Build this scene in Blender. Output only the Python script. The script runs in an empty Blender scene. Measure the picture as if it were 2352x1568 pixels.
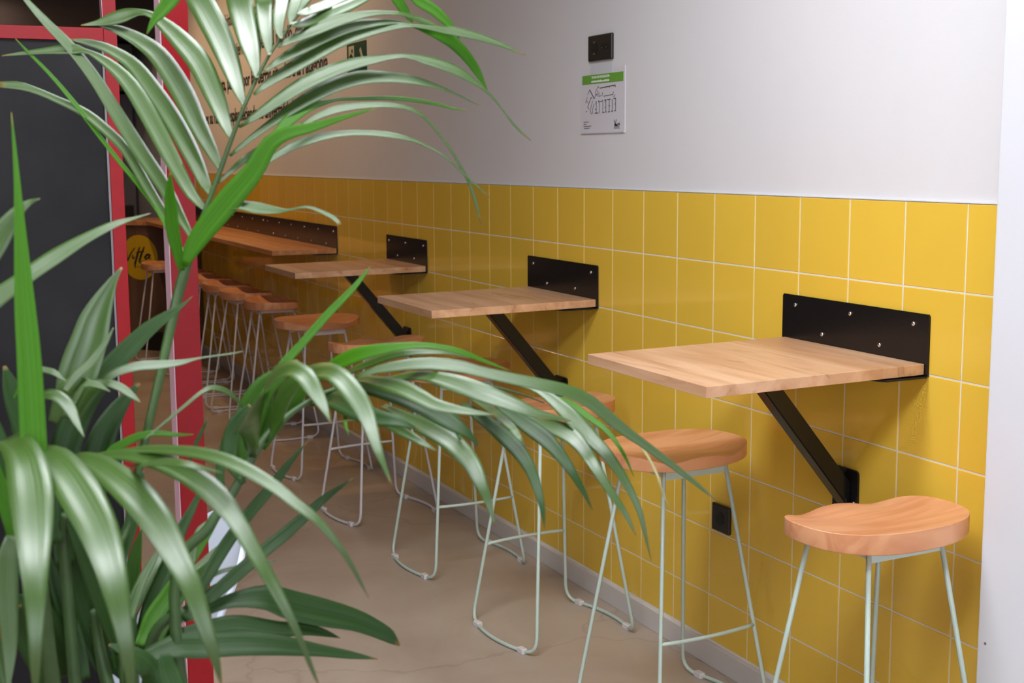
import bpy, bmesh, math, random
import numpy as np
from math import sin, cos, pi, radians, exp
from mathutils import Vector, Matrix
random.seed(7)
scene = bpy.context.scene
COL = scene.collection

# ------------------------------------------------------------------ camera
CAM = Vector((5.642, -2.161, 1.525))
RIGHT = Vector((0.42328764, 0.9059741, -0.00620542))
DOWN = Vector((0.12266641, -0.06409552, -0.99037605))
FWD = Vector((-0.89765279, 0.41845274, -0.13826343))
FPX = 3043.27
cd = bpy.data.cameras.new('camera')
cam = bpy.data.objects.new('camera', cd)
COL.objects.link(cam)
cd.sensor_fit = 'HORIZONTAL'
cd.sensor_width = 36.0
cd.lens = FPX / 2352 * 36.0
cd.clip_start = 0.05
U = -DOWN
B_ = -FWD
cam.matrix_world = Matrix(((RIGHT.x, U.x, B_.x, CAM.x), (RIGHT.y, U.y, B_.y, CAM.y), (RIGHT.z, U.z, B_.z, CAM.z), (0, 0, 0, 1)))
cd.dof.use_dof = True
cd.dof.focus_distance = 3.0
cd.dof.aperture_fstop = 9.5
scene.camera = cam

# ------------------------------------------------------------------ world, daylight, exposure
w = bpy.data.worlds.new('world')
scene.world = w
w.use_nodes = True
w.node_tree.nodes['Background'].inputs[0].default_value = (0.75, 0.85, 1.0, 1)
w.node_tree.nodes['Background'].inputs[1].default_value = 1.0
scene.view_settings.view_transform = 'Standard'
scene.view_settings.look = 'None'
scene.view_settings.gamma = 1.0
scene.view_settings.use_curve_mapping = False
scene.view_settings.exposure = 0.0
try:
    scene.cycles.max_bounces = 8
    scene.cycles.caustics_reflective = False
    scene.cycles.caustics_refractive = False
    scene.cycles.sample_clamp_indirect = 6.0
except Exception:
    pass


def area(name, loc, target, size, size_y, energy, color):
    l = bpy.data.lights.new(name, 'AREA')
    l.shape = 'RECTANGLE'
    l.size, l.size_y = size, size_y
    l.energy = energy
    l.color = color
    o = bpy.data.objects.new(name, l)
    COL.objects.link(o)
    o.location = loc
    d = Vector(target) - Vector(loc)
    o.rotation_euler = d.to_track_quat('-Z', 'Y').to_euler()
    return o


# daylight falling in through the shop window behind the camera
area('window_daylight', (8.40, -2.6, 1.75), (0, -2.3, 1.2), 4.0, 2.2, 105, (0.88, 0.92, 1.0))

# ------------------------------------------------------------------ helpers


def lin(r, g, b):
    f = lambda c: (c / 255 / 12.92) if c / 255 <= 0.04045 else ((c / 255 + 0.055) / 1.055) ** 2.4
    return (f(r), f(g), f(b))


def mat(name, color, rough=0.5, metal=0.0, spec=0.5, coat=0.0, var=0.0, vscale=5.0, bump=0.0, bscale=40.0, stretch=(1, 1, 1), coords='Object', rnd=0.0):
    m = bpy.data.materials.new(name)
    m.use_nodes = True
    nt = m.node_tree
    b = nt.nodes['Principled BSDF']
    b.inputs['Base Color'].default_value = (*color, 1)
    b.inputs['Roughness'].default_value = rough
    b.inputs['Metallic'].default_value = metal
    b.inputs['Specular IOR Level'].default_value = spec
    b.inputs['Coat Weight'].default_value = coat
    b.inputs['Coat Roughness'].default_value = 0.05
    if var or bump or rnd:
        tc = nt.nodes.new('ShaderNodeTexCoord')
        mp = nt.nodes.new('ShaderNodeMapping')
        mp.inputs['Scale'].default_value = stretch
        nt.links.new(tc.outputs[coords], mp.inputs['Vector'])
    if var:
        n = nt.nodes.new('ShaderNodeTexNoise')
        n.inputs['Scale'].default_value = vscale
        n.inputs['Detail'].default_value = 6
        nt.links.new(mp.outputs[0], n.inputs['Vector'])
        r = nt.nodes.new('ShaderNodeValToRGB')
        r.color_ramp.elements[0].position = 0.3
        r.color_ramp.elements[1].position = 0.7
        r.color_ramp.elements[0].color = (*[c * (1 - var) for c in color], 1)
        r.color_ramp.elements[1].color = (*[min(1, c * (1 + var)) for c in color], 1)
        nt.links.new(n.outputs['Fac'], r.inputs[0])
        nt.links.new(r.outputs[0], b.inputs['Base Color'])
    if rnd:
        oi = nt.nodes.new('ShaderNodeObjectInfo')
        hs = nt.nodes.new('ShaderNodeHueSaturation')
        mr = nt.nodes.new('ShaderNodeMapRange')
        mr.inputs['To Min'].default_value = 1 - rnd
        mr.inputs['To Max'].default_value = 1 + rnd
        nt.links.new(oi.outputs['Random'], mr.inputs['Value'])
        nt.links.new(mr.outputs[0], hs.inputs['Value'])
        hs.inputs['Color'].default_value = (*color, 1)
        if var:
            nt.links.new(r.outputs[0], hs.inputs['Color'])
        nt.links.new(hs.outputs[0], b.inputs['Base Color'])
    if bump:
        n2 = nt.nodes.new('ShaderNodeTexNoise')
        n2.inputs['Scale'].default_value = bscale
        n2.inputs['Detail'].default_value = 4
        nt.links.new(mp.outputs[0], n2.inputs['Vector'])
        bp = nt.nodes.new('ShaderNodeBump')
        bp.inputs['Strength'].default_value = bump
        bp.inputs['Distance'].default_value = 0.01
        nt.links.new(n2.outputs['Fac'], bp.inputs['Height'])
        nt.links.new(bp.outputs[0], b.inputs['Normal'])
    return m


def wood(name, light, dark, rough, scale=(1.2, 14, 14), detail=8.0, contrast=(0.35, 0.7), rnd=0.0, streak=0.0, dist=0.6):
    """Grain running along the object's local x axis."""
    m = bpy.data.materials.new(name)
    m.use_nodes = True
    nt = m.node_tree
    b = nt.nodes['Principled BSDF']
    b.inputs['Roughness'].default_value = rough
    tc = nt.nodes.new('ShaderNodeTexCoord')
    oi = nt.nodes.new('ShaderNodeObjectInfo')
    ad = nt.nodes.new('ShaderNodeVectorMath')
    ad.operation = 'ADD'
    mul = nt.nodes.new('ShaderNodeVectorMath')
    mul.operation = 'SCALE'
    mul.inputs[0].default_value = (7.3, 3.1, 5.7)
    nt.links.new(oi.outputs['Random'], mul.inputs['Scale'])
    nt.links.new(tc.outputs['Object'], ad.inputs[0])
    nt.links.new(mul.outputs[0], ad.inputs[1])
    mp = nt.nodes.new('ShaderNodeMapping')
    mp.inputs['Scale'].default_value = scale
    nt.links.new(ad.outputs[0], mp.inputs['Vector'])
    n = nt.nodes.new('ShaderNodeTexNoise')
    n.inputs['Scale'].default_value = 1.0
    n.inputs['Detail'].default_value = detail
    n.inputs['Distortion'].default_value = dist
    nt.links.new(mp.outputs[0], n.inputs['Vector'])
    r = nt.nodes.new('ShaderNodeValToRGB')
    r.color_ramp.elements[0].position = contrast[0]
    r.color_ramp.elements[1].position = contrast[1]
    r.color_ramp.elements[0].color = (*dark, 1)
    r.color_ramp.elements[1].color = (*light, 1)
    nt.links.new(n.outputs['Fac'], r.inputs[0])
    out = r.outputs[0]
    if streak:
        mp2 = nt.nodes.new('ShaderNodeMapping')
        mp2.inputs['Scale'].default_value = (scale[0] * 1.6, scale[1] * 1.1, scale[2])
        nt.links.new(ad.outputs[0], mp2.inputs['Vector'])
        n3 = nt.nodes.new('ShaderNodeTexNoise')
        n3.inputs['Scale'].default_value = 1.3
        n3.inputs['Detail'].default_value = 3
        n3.inputs['Distortion'].default_value = 1.2
        nt.links.new(mp2.outputs[0], n3.inputs['Vector'])
        r3 = nt.nodes.new('ShaderNodeValToRGB')
        r3.color_ramp.elements[0].position = 0.60
        r3.color_ramp.elements[1].position = 0.72
        r3.color_ramp.elements[0].color = (1, 1, 1, 1)
        r3.color_ramp.elements[1].color = (1 - streak, 1 - streak * 1.15, 1 - streak * 1.3, 1)
        nt.links.new(n3.outputs['Fac'], r3.inputs[0])
        mx = nt.nodes.new('ShaderNodeMix')
        mx.data_type = 'RGBA'
        mx.blend_type = 'MULTIPLY'
        mx.inputs[0].default_value = 1.0
        nt.links.new(out, mx.inputs[6])
        nt.links.new(r3.outputs[0], mx.inputs[7])
        out = mx.outputs[2]
    if rnd:
        hs = nt.nodes.new('ShaderNodeHueSaturation')
        mr = nt.nodes.new('ShaderNodeMapRange')
        mr.inputs['To Min'].default_value = 1 - rnd
        mr.inputs['To Max'].default_value = 1 + rnd
        nt.links.new(oi.outputs['Random'], mr.inputs['Value'])
        nt.links.new(mr.outputs[0], hs.inputs['Value'])
        nt.links.new(out, hs.inputs['Color'])
        out = hs.outputs[0]
    nt.links.new(out, b.inputs['Base Color'])
    return m


def emit(name, color, strength):
    m = bpy.data.materials.new(name)
    m.use_nodes = True
    nt = m.node_tree
    nt.nodes.clear()
    e = nt.nodes.new('ShaderNodeEmission')
    e.inputs[0].default_value = (*color, 1)
    e.inputs[1].default_value = strength
    o = nt.nodes.new('ShaderNodeOutputMaterial')
    nt.links.new(e.outputs[0], o.inputs[0])
    return m


def link(name, me, m=None, parent=None, loc=None):
    o = bpy.data.objects.new(name, me)
    COL.objects.link(o)
    if m and me and not me.materials:
        me.materials.append(m)
    if parent:
        o.parent = parent
    if loc:
        o.location = loc
    return o


def bm_obj(name, bm, m, parent=None, loc=None, smooth=False):
    me = bpy.data.meshes.new(name)
    bmesh.ops.recalc_face_normals(bm, faces=bm.faces)
    bm.to_mesh(me)
    bm.free()
    if smooth:
        for p in me.polygons:
            p.use_smooth = True
    return link(name, me, m, parent, loc)


def box(bm, x0, x1, y0, y1, z0, z1, bevel=0.0):
    vs = [bm.verts.new((x, y, z)) for x in (x0, x1) for y in (y0, y1) for z in (z0, z1)]
    fs = []
    for q in ((0, 1, 3, 2), (4, 6, 7, 5), (0, 4, 5, 1), (2, 3, 7, 6), (0, 2, 6, 4), (1, 5, 7, 3)):
        fs.append(bm.faces.new([vs[i] for i in q]))
    if bevel:
        es = set(e for f in fs for e in f.edges)
        bmesh.ops.bevel(bm, geom=list(es), offset=bevel, segments=2, affect='EDGES', profile=0.5)


def box_obj(name, dims, m, parent=None, bevel=0.0, loc=None):
    bm = bmesh.new()
    box(bm, *dims, bevel=bevel)
    return bm_obj(name, bm, m, parent, loc)


def prism(bm, pts, axis, a, b):
    """Extrude a 2-D polygon along an axis ('x','y','z') from a to b."""
    def P(p, t):
        return {'x': (t, p[0], p[1]), 'y': (p[0], t, p[1]), 'z': (p[0], p[1], t)}[axis]
    A = [bm.verts.new(P(p, a)) for p in pts]
    Bv = [bm.verts.new(P(p, b)) for p in pts]
    n = len(pts)
    bm.faces.new(A)
    bm.faces.new(Bv[::-1])
    for i in range(n):
        bm.faces.new((A[i], Bv[i], Bv[(i + 1) % n], A[(i + 1) % n]))


def tube(bm, pts, r, sides=10, caps=True):
    pts = [Vector(p) for p in pts]
    rr = r if isinstance(r, (list, tuple)) else [r] * len(pts)
    rings = []
    t0 = (pts[1] - pts[0]).normalized()
    ref = Vector((0, 0, 1)) if abs(t0.z) < 0.9 else Vector((1, 0, 0))
    nrm = t0.cross(ref).normalized()
    for i, p in enumerate(pts):
        t = (pts[min(i + 1, len(pts) - 1)] - pts[max(i - 1, 0)]).normalized()
        nrm = (nrm - t * nrm.dot(t)).normalized()
        bn = t.cross(nrm)
        rings.append([bm.verts.new(p + (nrm * cos(2 * pi * k / sides) + bn * sin(2 * pi * k / sides)) * rr[i]) for k in range(sides)])
    for a, b in zip(rings, rings[1:]):
        for k in range(sides):
            bm.faces.new((a[k], a[(k + 1) % sides], b[(k + 1) % sides], b[k]))
    if caps:
        bm.faces.new(rings[0][::-1])
        bm.faces.new(rings[-1])


def tube_obj(name, pts, r, m, parent=None, sides=10):
    bm = bmesh.new()
    tube(bm, pts, r, sides)
    return bm_obj(name, bm, m, parent, smooth=True)


def thing(name, label, cat, loc=(0, 0, 0), rz=0.0, group=None):
    o = bpy.data.objects.new(name, None)
    COL.objects.link(o)
    o.empty_display_size = 0.05
    o.location = loc
    o.rotation_euler = (0, 0, rz)
    o['label'] = label
    o['category'] = cat
    if group:
        o['group'] = group
    return o


def tag(o, label, cat, group=None):
    o['label'] = label
    o['category'] = cat
    if group:
        o['group'] = group
    return o


def struct(o, label=None):
    o['kind'] = 'structure'
    if label:
        o['label'] = label
    return o


def copy_tree(root):
    c = root.copy()
    COL.objects.link(c)
    for ch in root.children:
        d = ch.copy()
        COL.objects.link(d)
        d.parent = c
        for g in ch.children:
            e = g.copy()
            COL.objects.link(e)
            e.parent = d
    return c


def ray(px, py):
    return RIGHT * ((px - 1176) / FPX) + DOWN * ((py - 784) / FPX) + FWD


def at(px, py, d):
    return CAM + ray(px, py) * d


def on_x(px, py, x):
    d = ray(px, py)
    return CAM + d * ((x - CAM.x) / d.x)


def text_mesh(s, size, bold=0.0, sx=1.0, align='LEFT', depth=0.0006):
    cu = bpy.data.curves.new('t', 'FONT')
    cu.body = s
    cu.size = size
    cu.align_x = align
    cu.offset = bold
    cu.extrude = depth
    cu.resolution_u = 3
    o = bpy.data.objects.new('t', cu)
    COL.objects.link(o)
    dg = bpy.context.evaluated_depsgraph_get()
    me = bpy.data.meshes.new_from_object(o.evaluated_get(dg))
    bpy.data.objects.remove(o)
    for v in me.vertices:   # text plane xy -> wall plane xz, facing -y
        x, y, z = v.co
        v.co = (x * sx, -z, y)
    me.materials.clear()
    return me


# ------------------------------------------------------------------ materials
M = {}
M['paint'] = mat('white_wall_paint', lin(226, 224, 226), 0.75, var=0.012, vscale=2.0, bump=0.04, bscale=180)
M['paint_col'] = mat('white_pillar_paint', lin(226, 227, 234), 0.6, var=0.012, vscale=3.0, bump=0.03, bscale=150)
M['tile'] = mat('yellow_glazed_tile', lin(239, 198, 72), 0.075, spec=0.5, var=0.02, vscale=3.0, bump=0.012, bscale=9, rnd=0.025)
M['grout'] = mat('pale_grout', lin(232, 226, 214), 0.8, bump=0.1, bscale=200)
M['skirting'] = mat('pale_grey_skirting', lin(214, 208, 204), 0.45)
M['table_wood'] = wood('oak_laminate', lin(224, 182, 146), lin(194, 146, 108), 0.42, scale=(1.5, 15, 15), streak=0.30, rnd=0.03)
M['bar_wood'] = wood('bar_oak_laminate', lin(216, 160, 110), lin(184, 122, 76), 0.4, scale=(0.9, 26, 26), streak=0.25)
M['seat_wood'] = wood('seat_wood', lin(235, 172, 126), lin(214, 142, 98), 0.34, scale=(16, 2.2, 8), detail=4, contrast=(0.36, 0.62), rnd=0.06, dist=1.6)
M['black_steel'] = mat('black_powder_coated_steel', (0.010, 0.009, 0.009), 0.24, spec=0.38, bump=0.02, bscale=90)
M['screw'] = mat('steel_screw', (0.75, 0.74, 0.72), 0.25, metal=1.0)
M['mint'] = mat('mint_painted_steel', lin(190, 208, 198), 0.35, var=0.02, vscale=20)
M['white_frame'] = mat('white_painted_steel', lin(214, 212, 218), 0.35, var=0.02, vscale=20)
M['clip'] = mat('white_plastic_clip', lin(220, 216, 216), 0.4)
M['red'] = mat('red_painted_steel', lin(146, 6, 20), 0.42, spec=0.35, var=0.05, vscale=30, bump=0.03, bscale=120)
M['painted_sheen'] = mat('pale_pink_painted_sheen', lin(214, 172, 186), 0.5)  # grazing reflection on the red posts, put into a pale colour
M['slate'] = mat('charcoal_panel', lin(25, 24, 27), 0.55, spec=0.25, var=0.6, vscale=3.2, bump=0.05, bscale=30)
M['socket'] = mat('black_socket_plastic', (0.016, 0.015, 0.015), 0.4)
M['socket_hole'] = mat('socket_recess_plastic', (0.004, 0.004, 0.004), 0.5)
M['contact'] = mat('brass_contact', (0.55, 0.5, 0.42), 0.3, metal=1.0)
M['paper'] = mat('white_printed_sheet', lin(224, 220, 226), 0.35)
M['acrylic'] = mat('pale_sleeve', lin(214, 216, 222), 0.2)
M['band_green'] = mat('green_print', lin(112, 170, 66), 0.4)
M['ink'] = mat('black_ink', (0.02, 0.018, 0.022), 0.5)
M['ink_grey'] = mat('grey_ink', lin(120, 116, 122), 0.5)
M['print_white'] = mat('white_print', lin(236, 240, 230), 0.5)
M['exit_green'] = mat('exit_sign_green', lin(18, 74, 52), 0.35)
M['exit_white'] = mat('exit_sign_ivory', lin(206, 206, 178), 0.4)
M['letter'] = mat('black_wall_lettering', (0.015, 0.014, 0.014), 0.5)
M['chair_white'] = mat('white_moulded_plastic', lin(206, 214, 228), 0.35)
M['leg_beech'] = wood('chair_leg_beech', lin(205, 170, 130), lin(180, 140, 100), 0.4)
M['counter_brown'] = wood('counter_dark_laminate', lin(116, 88, 72), lin(88, 64, 52), 0.5, scale=(6, 6, 1.2))
M['kick'] = mat('black_kickboard', (0.012, 0.011, 0.011), 0.5)
M['logo_yellow'] = mat('logo_yellow', lin(206, 168, 30), 0.5)
M['appliance'] = mat('black_appliance', (0.012, 0.011, 0.012), 0.25)
M['steel_dull'] = mat('brushed_grey_panel', lin(126, 120, 124), 0.45, var=0.05, vscale=4)
M['cab_grey'] = mat('grey_kitchen_front', lin(120, 113, 118), 0.5, var=0.03, vscale=3)
M['far_wall'] = mat('dim_grey_wall', lin(120, 110, 108), 0.7, var=0.05, vscale=2)
M['dark_ceiling'] = mat('dark_bulkhead', lin(62, 50, 44), 0.7)
M['poster'] = mat('dark_red_print', lin(96, 20, 20), 0.4, var=0.4, vscale=14)
M['gold'] = mat('brass_trinket', (0.7, 0.45, 0.12), 0.25, metal=1.0)
M['ceiling'] = mat('grey_ceiling', lin(150, 148, 146), 0.8)
M['left_wall'] = mat('dark_grey_wall', lin(120, 116, 112), 0.8)
M['pot'] = mat('grey_planter', lin(120, 120, 118), 0.6, var=0.1, vscale=12)
M['soil'] = mat('dark_soil', lin(48, 36, 28), 0.95, var=0.4, vscale=60, bump=0.6, bscale=90)
M['lamp_white'] = mat('lamp_housing_white', lin(230, 230, 230), 0.4)
M['frame_grey'] = mat('window_frame_grey', lin(90, 92, 95), 0.4)
M['led'] = emit('led_panel_glow', (0.92, 0.95, 1.0), 20.0)
M['warm'] = emit('warm_spot_glow', (1.0, 0.62, 0.32), 380.0)
M['kitchen_fill'] = emit('kitchen_fill_glow', (1.0, 0.80, 0.66), 130.0)  # glow of the added kitchen fill spot


def floor_mat():
    m = bpy.data.materials.new('polished_concrete')
    m.use_nodes = True
    nt = m.node_tree
    b = nt.nodes['Principled BSDF']
    tc = nt.nodes.new('ShaderNodeTexCoord')
    n = nt.nodes.new('ShaderNodeTexNoise')
    n.inputs['Scale'].default_value = 1.7
    n.inputs['Detail'].default_value = 8
    n.inputs['Roughness'].default_value = 0.6
    n.inputs['Distortion'].default_value = 0.5
    nt.links.new(tc.outputs['Object'], n.inputs['Vector'])
    r = nt.nodes.new('ShaderNodeValToRGB')
    r.color_ramp.elements[0].position = 0.3
    r.color_ramp.elements[1].position = 0.72
    r.color_ramp.elements[0].color = (*lin(164, 147, 131), 1)
    r.color_ramp.elements[1].color = (*lin(194, 179, 163), 1)
    nt.links.new(n.outputs['Fac'], r.inputs[0])
    # fine hairline cracks
    v = nt.nodes.new('ShaderNodeTexVoronoi')
    v.feature = 'DISTANCE_TO_EDGE'
    v.inputs['Scale'].default_value = 0.75
    n2 = nt.nodes.new('ShaderNodeTexNoise')
    n2.inputs['Scale'].default_value = 3.0
    n2.inputs['Detail'].default_value = 4
    nt.links.new(tc.outputs['Object'], n2.inputs['Vector'])
    va = nt.nodes.new('ShaderNodeVectorMath')
    va.operation = 'ADD'
    nt.links.new(tc.outputs['Object'], va.inputs[0])
    sc = nt.nodes.new('ShaderNodeVectorMath')
    sc.operation = 'SCALE'
    sc.inputs['Scale'].default_value = 0.35
    nt.links.new(n2.outputs['Color'], sc.inputs[0])
    nt.links.new(sc.outputs[0], va.inputs[1])
    nt.links.new(va.outputs[0], v.inputs['Vector'])
    r2 = nt.nodes.new('ShaderNodeValToRGB')
    r2.color_ramp.elements[0].position = 0.0
    r2.color_ramp.elements[1].position = 0.006
    r2.color_ramp.elements[0].color = (0.82, 0.80, 0.78, 1)
    r2.color_ramp.elements[1].color = (1, 1, 1, 1)
    nt.links.new(v.outputs['Distance'], r2.inputs[0])
    mx = nt.nodes.new('ShaderNodeMix')
    mx.data_type = 'RGBA'
    mx.blend_type = 'MULTIPLY'
    mx.inputs[0].default_value = 1.0
    nt.links.new(r.outputs[0], mx.inputs[6])
    nt.links.new(r2.outputs[0], mx.inputs[7])
    n4 = nt.nodes.new('ShaderNodeTexNoise')
    n4.inputs['Scale'].default_value = 260
    nt.links.new(tc.outputs['Object'], n4.inputs['Vector'])
    r4 = nt.nodes.new('ShaderNodeValToRGB')
    r4.color_ramp.elements[0].color = (0.9, 0.9, 0.9, 1)
    r4.color_ramp.elements[1].color = (1.08, 1.08, 1.08, 1)
    nt.links.new(n4.outputs['Fac'], r4.inputs[0])
    mx2 = nt.nodes.new('ShaderNodeMix')
    mx2.data_type = 'RGBA'
    mx2.blend_type = 'MULTIPLY'
    mx2.inputs[0].default_value = 1.0
    nt.links.new(mx.outputs[2], mx2.inputs[6])
    nt.links.new(r4.outputs[0], mx2.inputs[7])
    nt.links.new(mx2.outputs[2], b.inputs['Base Color'])
    b.inputs['Roughness'].default_value = 0.33
    b.inputs['Specular IOR Level'].default_value = 0.45
    return m


M['floor'] = floor_mat()


def leaf_mat(name, base, dark, transl, rough=0.36, tip=0.5, coat=0.0, spec=0.5):
    m = bpy.data.materials.new(name)
    m.use_nodes = True
    nt = m.node_tree
    b = nt.nodes['Principled BSDF']
    uv = nt.nodes.new('ShaderNodeUVMap')
    uv.uv_map = 'UVMap'
    sep = nt.nodes.new('ShaderNodeSeparateXYZ')
    nt.links.new(uv.outputs[0], sep.inputs[0])
    mp = nt.nodes.new('ShaderNodeMapping')
    mp.inputs['Scale'].default_value = (26, 0.8, 1)
    nt.links.new(uv.outputs[0], mp.inputs['Vector'])
    n = nt.nodes.new('ShaderNodeTexNoise')
    n.inputs['Scale'].default_value = 1.0
    n.inputs['Detail'].default_value = 3
    nt.links.new(mp.outputs[0], n.inputs['Vector'])
    r = nt.nodes.new('ShaderNodeValToRGB')
    r.color_ramp.elements[0].position = 0.3
    r.color_ramp.elements[1].position = 0.7
    r.color_ramp.elements[0].color = (*dark, 1)
    r.color_ramp.elements[1].color = (*base, 1)
    nt.links.new(n.outputs['Fac'], r.inputs[0])
    # dry tip
    rt = nt.nodes.new('ShaderNodeValToRGB')
    rt.color_ramp.elements[0].position = 0.95
    rt.color_ramp.elements[1].position = 0.995
    rt.color_ramp.elements[0].color = (0, 0, 0, 1)
    rt.color_ramp.elements[1].color = (tip, tip, tip, 1)
    nt.links.new(sep.outputs['Y'], rt.inputs[0])
    mx = nt.nodes.new('ShaderNodeMix')
    mx.data_type = 'RGBA'
    nt.links.new(rt.outputs[0], mx.inputs[0])
    nt.links.new(r.outputs[0], mx.inputs[6])
    mx.inputs[7].default_value = (0.45, 0.22, 0.05, 1)
    nt.links.new(mx.outputs[2], b.inputs['Base Color'])
    b.inputs['Roughness'].default_value = rough
    b.inputs['Specular IOR Level'].default_value = spec
    b.inputs['Coat Weight'].default_value = coat
    b.inputs['Coat Roughness'].default_value = 0.3
    bp = nt.nodes.new('ShaderNodeBump')
    bp.inputs['Strength'].default_value = 0.25
    bp.inputs['Distance'].default_value = 0.002
    nt.links.new(n.outputs['Fac'], bp.inputs['Height'])
    nt.links.new(bp.outputs[0], b.inputs['Normal'])
    tr = nt.nodes.new('ShaderNodeBsdfTranslucent')
    hs = nt.nodes.new('ShaderNodeHueSaturation')
    hs.inputs['Value'].default_value = 2.2
    nt.links.new(mx.outputs[2], hs.inputs['Color'])
    nt.links.new(hs.outputs[0], tr.inputs['Color'])
    ms = nt.nodes.new('ShaderNodeMixShader')
    ms.inputs[0].default_value = transl
    nt.links.new(b.outputs[0], ms.inputs[1])
    nt.links.new(tr.outputs[0], ms.inputs[2])
    nt.links.new(ms.outputs[0], nt.nodes['Material Output'].inputs['Surface'])
    return m


M['leaf'] = leaf_mat('mature_palm_leaf', (0.062, 0.135, 0.014), (0.038, 0.098, 0.008), 0.22, 0.37, coat=0.25, spec=1.0)
M['leaf_dark'] = leaf_mat('deep_green_palm_leaf', (0.026, 0.080, 0.008), (0.014, 0.050, 0.005), 0.2, 0.42, spec=0.4)
M['leaf_mid'] = leaf_mat('mid_green_palm_leaf', (0.060, 0.17, 0.010), (0.036, 0.115, 0.006), 0.3, 0.45, spec=0.4)
M['leaf_bright'] = leaf_mat('backlit_bright_palm_leaf', (0.078, 0.25, 0.005), (0.048, 0.175, 0.003), 0.4, 0.45, spec=0.4)  # brighter green puts the light through backlit blades into the colour
M['leaf_dry'] = leaf_mat('drying_palm_leaf', (0.40, 0.34, 0.14), (0.30, 0.28, 0.12), 0.3, 0.5)
M['stem'] = mat('green_palm_stem', lin(104, 124, 66), 0.45, var=0.2, vscale=30)
M['stem_mid'] = mat('mid_green_palm_stem', lin(54, 80, 32), 0.5, var=0.25, vscale=14)
M['stem_dark'] = mat('dark_green_palm_stem', lin(52, 78, 36), 0.5, var=0.2, vscale=30)

# ------------------------------------------------------------------ room shell
ZTOP = 7.08 * 0.2
HC = 2.9                       # ceiling height
XE = 3.487                     # where the tiling ends
floor = struct(box_obj('floor', (-8.2, 8.6, -6.2, 0.25, -0.08, 0.0), M['floor']))
ceil_ = struct(box_obj('ceiling', (-8.2, 8.6, -6.2, 0.25, HC, HC + 0.1), M['ceiling']))
wall_r = struct(box_obj('wall_right', (-8.2, 8.6, 0.006, 0.25, 0.0, HC), M['paint']))
struct(box_obj('wall_far', (-8.2, -7.6, -6.2, 0.006, 0.0, HC), M['far_wall']))
struct(box_obj('wall_left', (-7.6, 8.6, -6.2, -6.0, 0.0, HC), M['left_wall']))
bm = bmesh.new()   # wall behind the camera with the shop window opening
for d in ((8.45, 8.6, -6.0, -4.7, 0, HC), (8.45, 8.6, -0.5, 0.006, 0, HC), (8.45, 8.6, -4.7, -0.5, 0, 0.55), (8.45, 8.6, -4.7, -0.5, 2.75, HC)):
    box(bm, *d)
struct(bm_obj('wall_back', bm, M['paint']))
win = struct(box_obj('window_1', (8.5, 8.52, -4.72, -0.48, 0.53, 2.77), M['acrylic']))
M['glass'] = bpy.data.materials.new('window_glass')
M['glass'].use_nodes = True
M['glass'].node_tree.nodes['Principled BSDF'].inputs['Transmission Weight'].default_value = 1.0
M['glass'].node_tree.nodes['Principled BSDF'].inputs['Roughness'].default_value = 0.0
win.data.materials.clear()
win.data.materials.append(M['glass'])
for y in (-4.7, -3.3, -1.9, -0.5):
    box_obj('window_mullion', (8.47, 8.55, y - 0.03, y + 0.03, 0.55, 2.75), M['frame_grey'], win)
# pilaster at the right end of the tiling
pil = struct(box_obj('wall_pilaster', (3.583, 8.45, -0.10, 0.01, 0.0, HC), M['paint_col'], bevel=0.004))
box_obj('paint_scuff', (3.604, 3.609, -0.1012, -0.0995, 0.485, 0.490), M['ink_grey'], pil)
struct(box_obj('trim_2', (-4.8, 3.583, -0.0012, 0.0065, ZTOP, ZTOP + 0.003), M['paint']))
struct(box_obj('baseboard_right', (-4.9, 3.583, -0.012, 0.006, 0.0, 0.070), M['skirting'], bevel=0.002))

# tiled dado: recessed grout bed, each tile a part of its own
T = 0.2
ZT = 7.08 * T
grout = box_obj('grout_bed', (-24 * T, 3.575, 0.0012, 0.007, 0.06, ZT - 0.001), M['grout'], wall_r)
grout['label'] = 'pale recessed grout between the yellow tiles'
g = 0.0019
def tile_mesh(x1, z0):
    bm = bmesh.new()
    box(bm, g, x1 - g, 0.0, 0.0065, z0 + g, T - g)
    top = [e for e in bm.edges if all(v.co.y < 0.001 for v in e.verts)]
    bmesh.ops.bevel(bm, geom=top, offset=0.0012, segments=1, affect='EDGES')
    bmesh.ops.recalc_face_normals(bm, faces=bm.faces)
    me = bpy.data.meshes.new('tile')
    bm.to_mesh(me)
    bm.free()
    me.materials.append(M['tile'])
    return me
full = tile_mesh(T, 0.0)
cut_low = tile_mesh(T, 0.06)
cut_end = tile_mesh(XE + 0.085 - 17 * T, 0.0)
cut_both = tile_mesh(XE + 0.085 - 17 * T, 0.06)
for c in range(-24, 18):
    for r in range(7):
        me = (cut_both if r == 6 else cut_end) if c == 17 else (cut_low if r == 6 else full)
        o = link('tile', me, None, wall_r)
        o.location = (c * T, 0.0, ZT - (r + 1) * T)
        o.rotation_euler = (random.uniform(-.0012, .0012), 0, random.uniform(-.0012, .0012))

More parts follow.
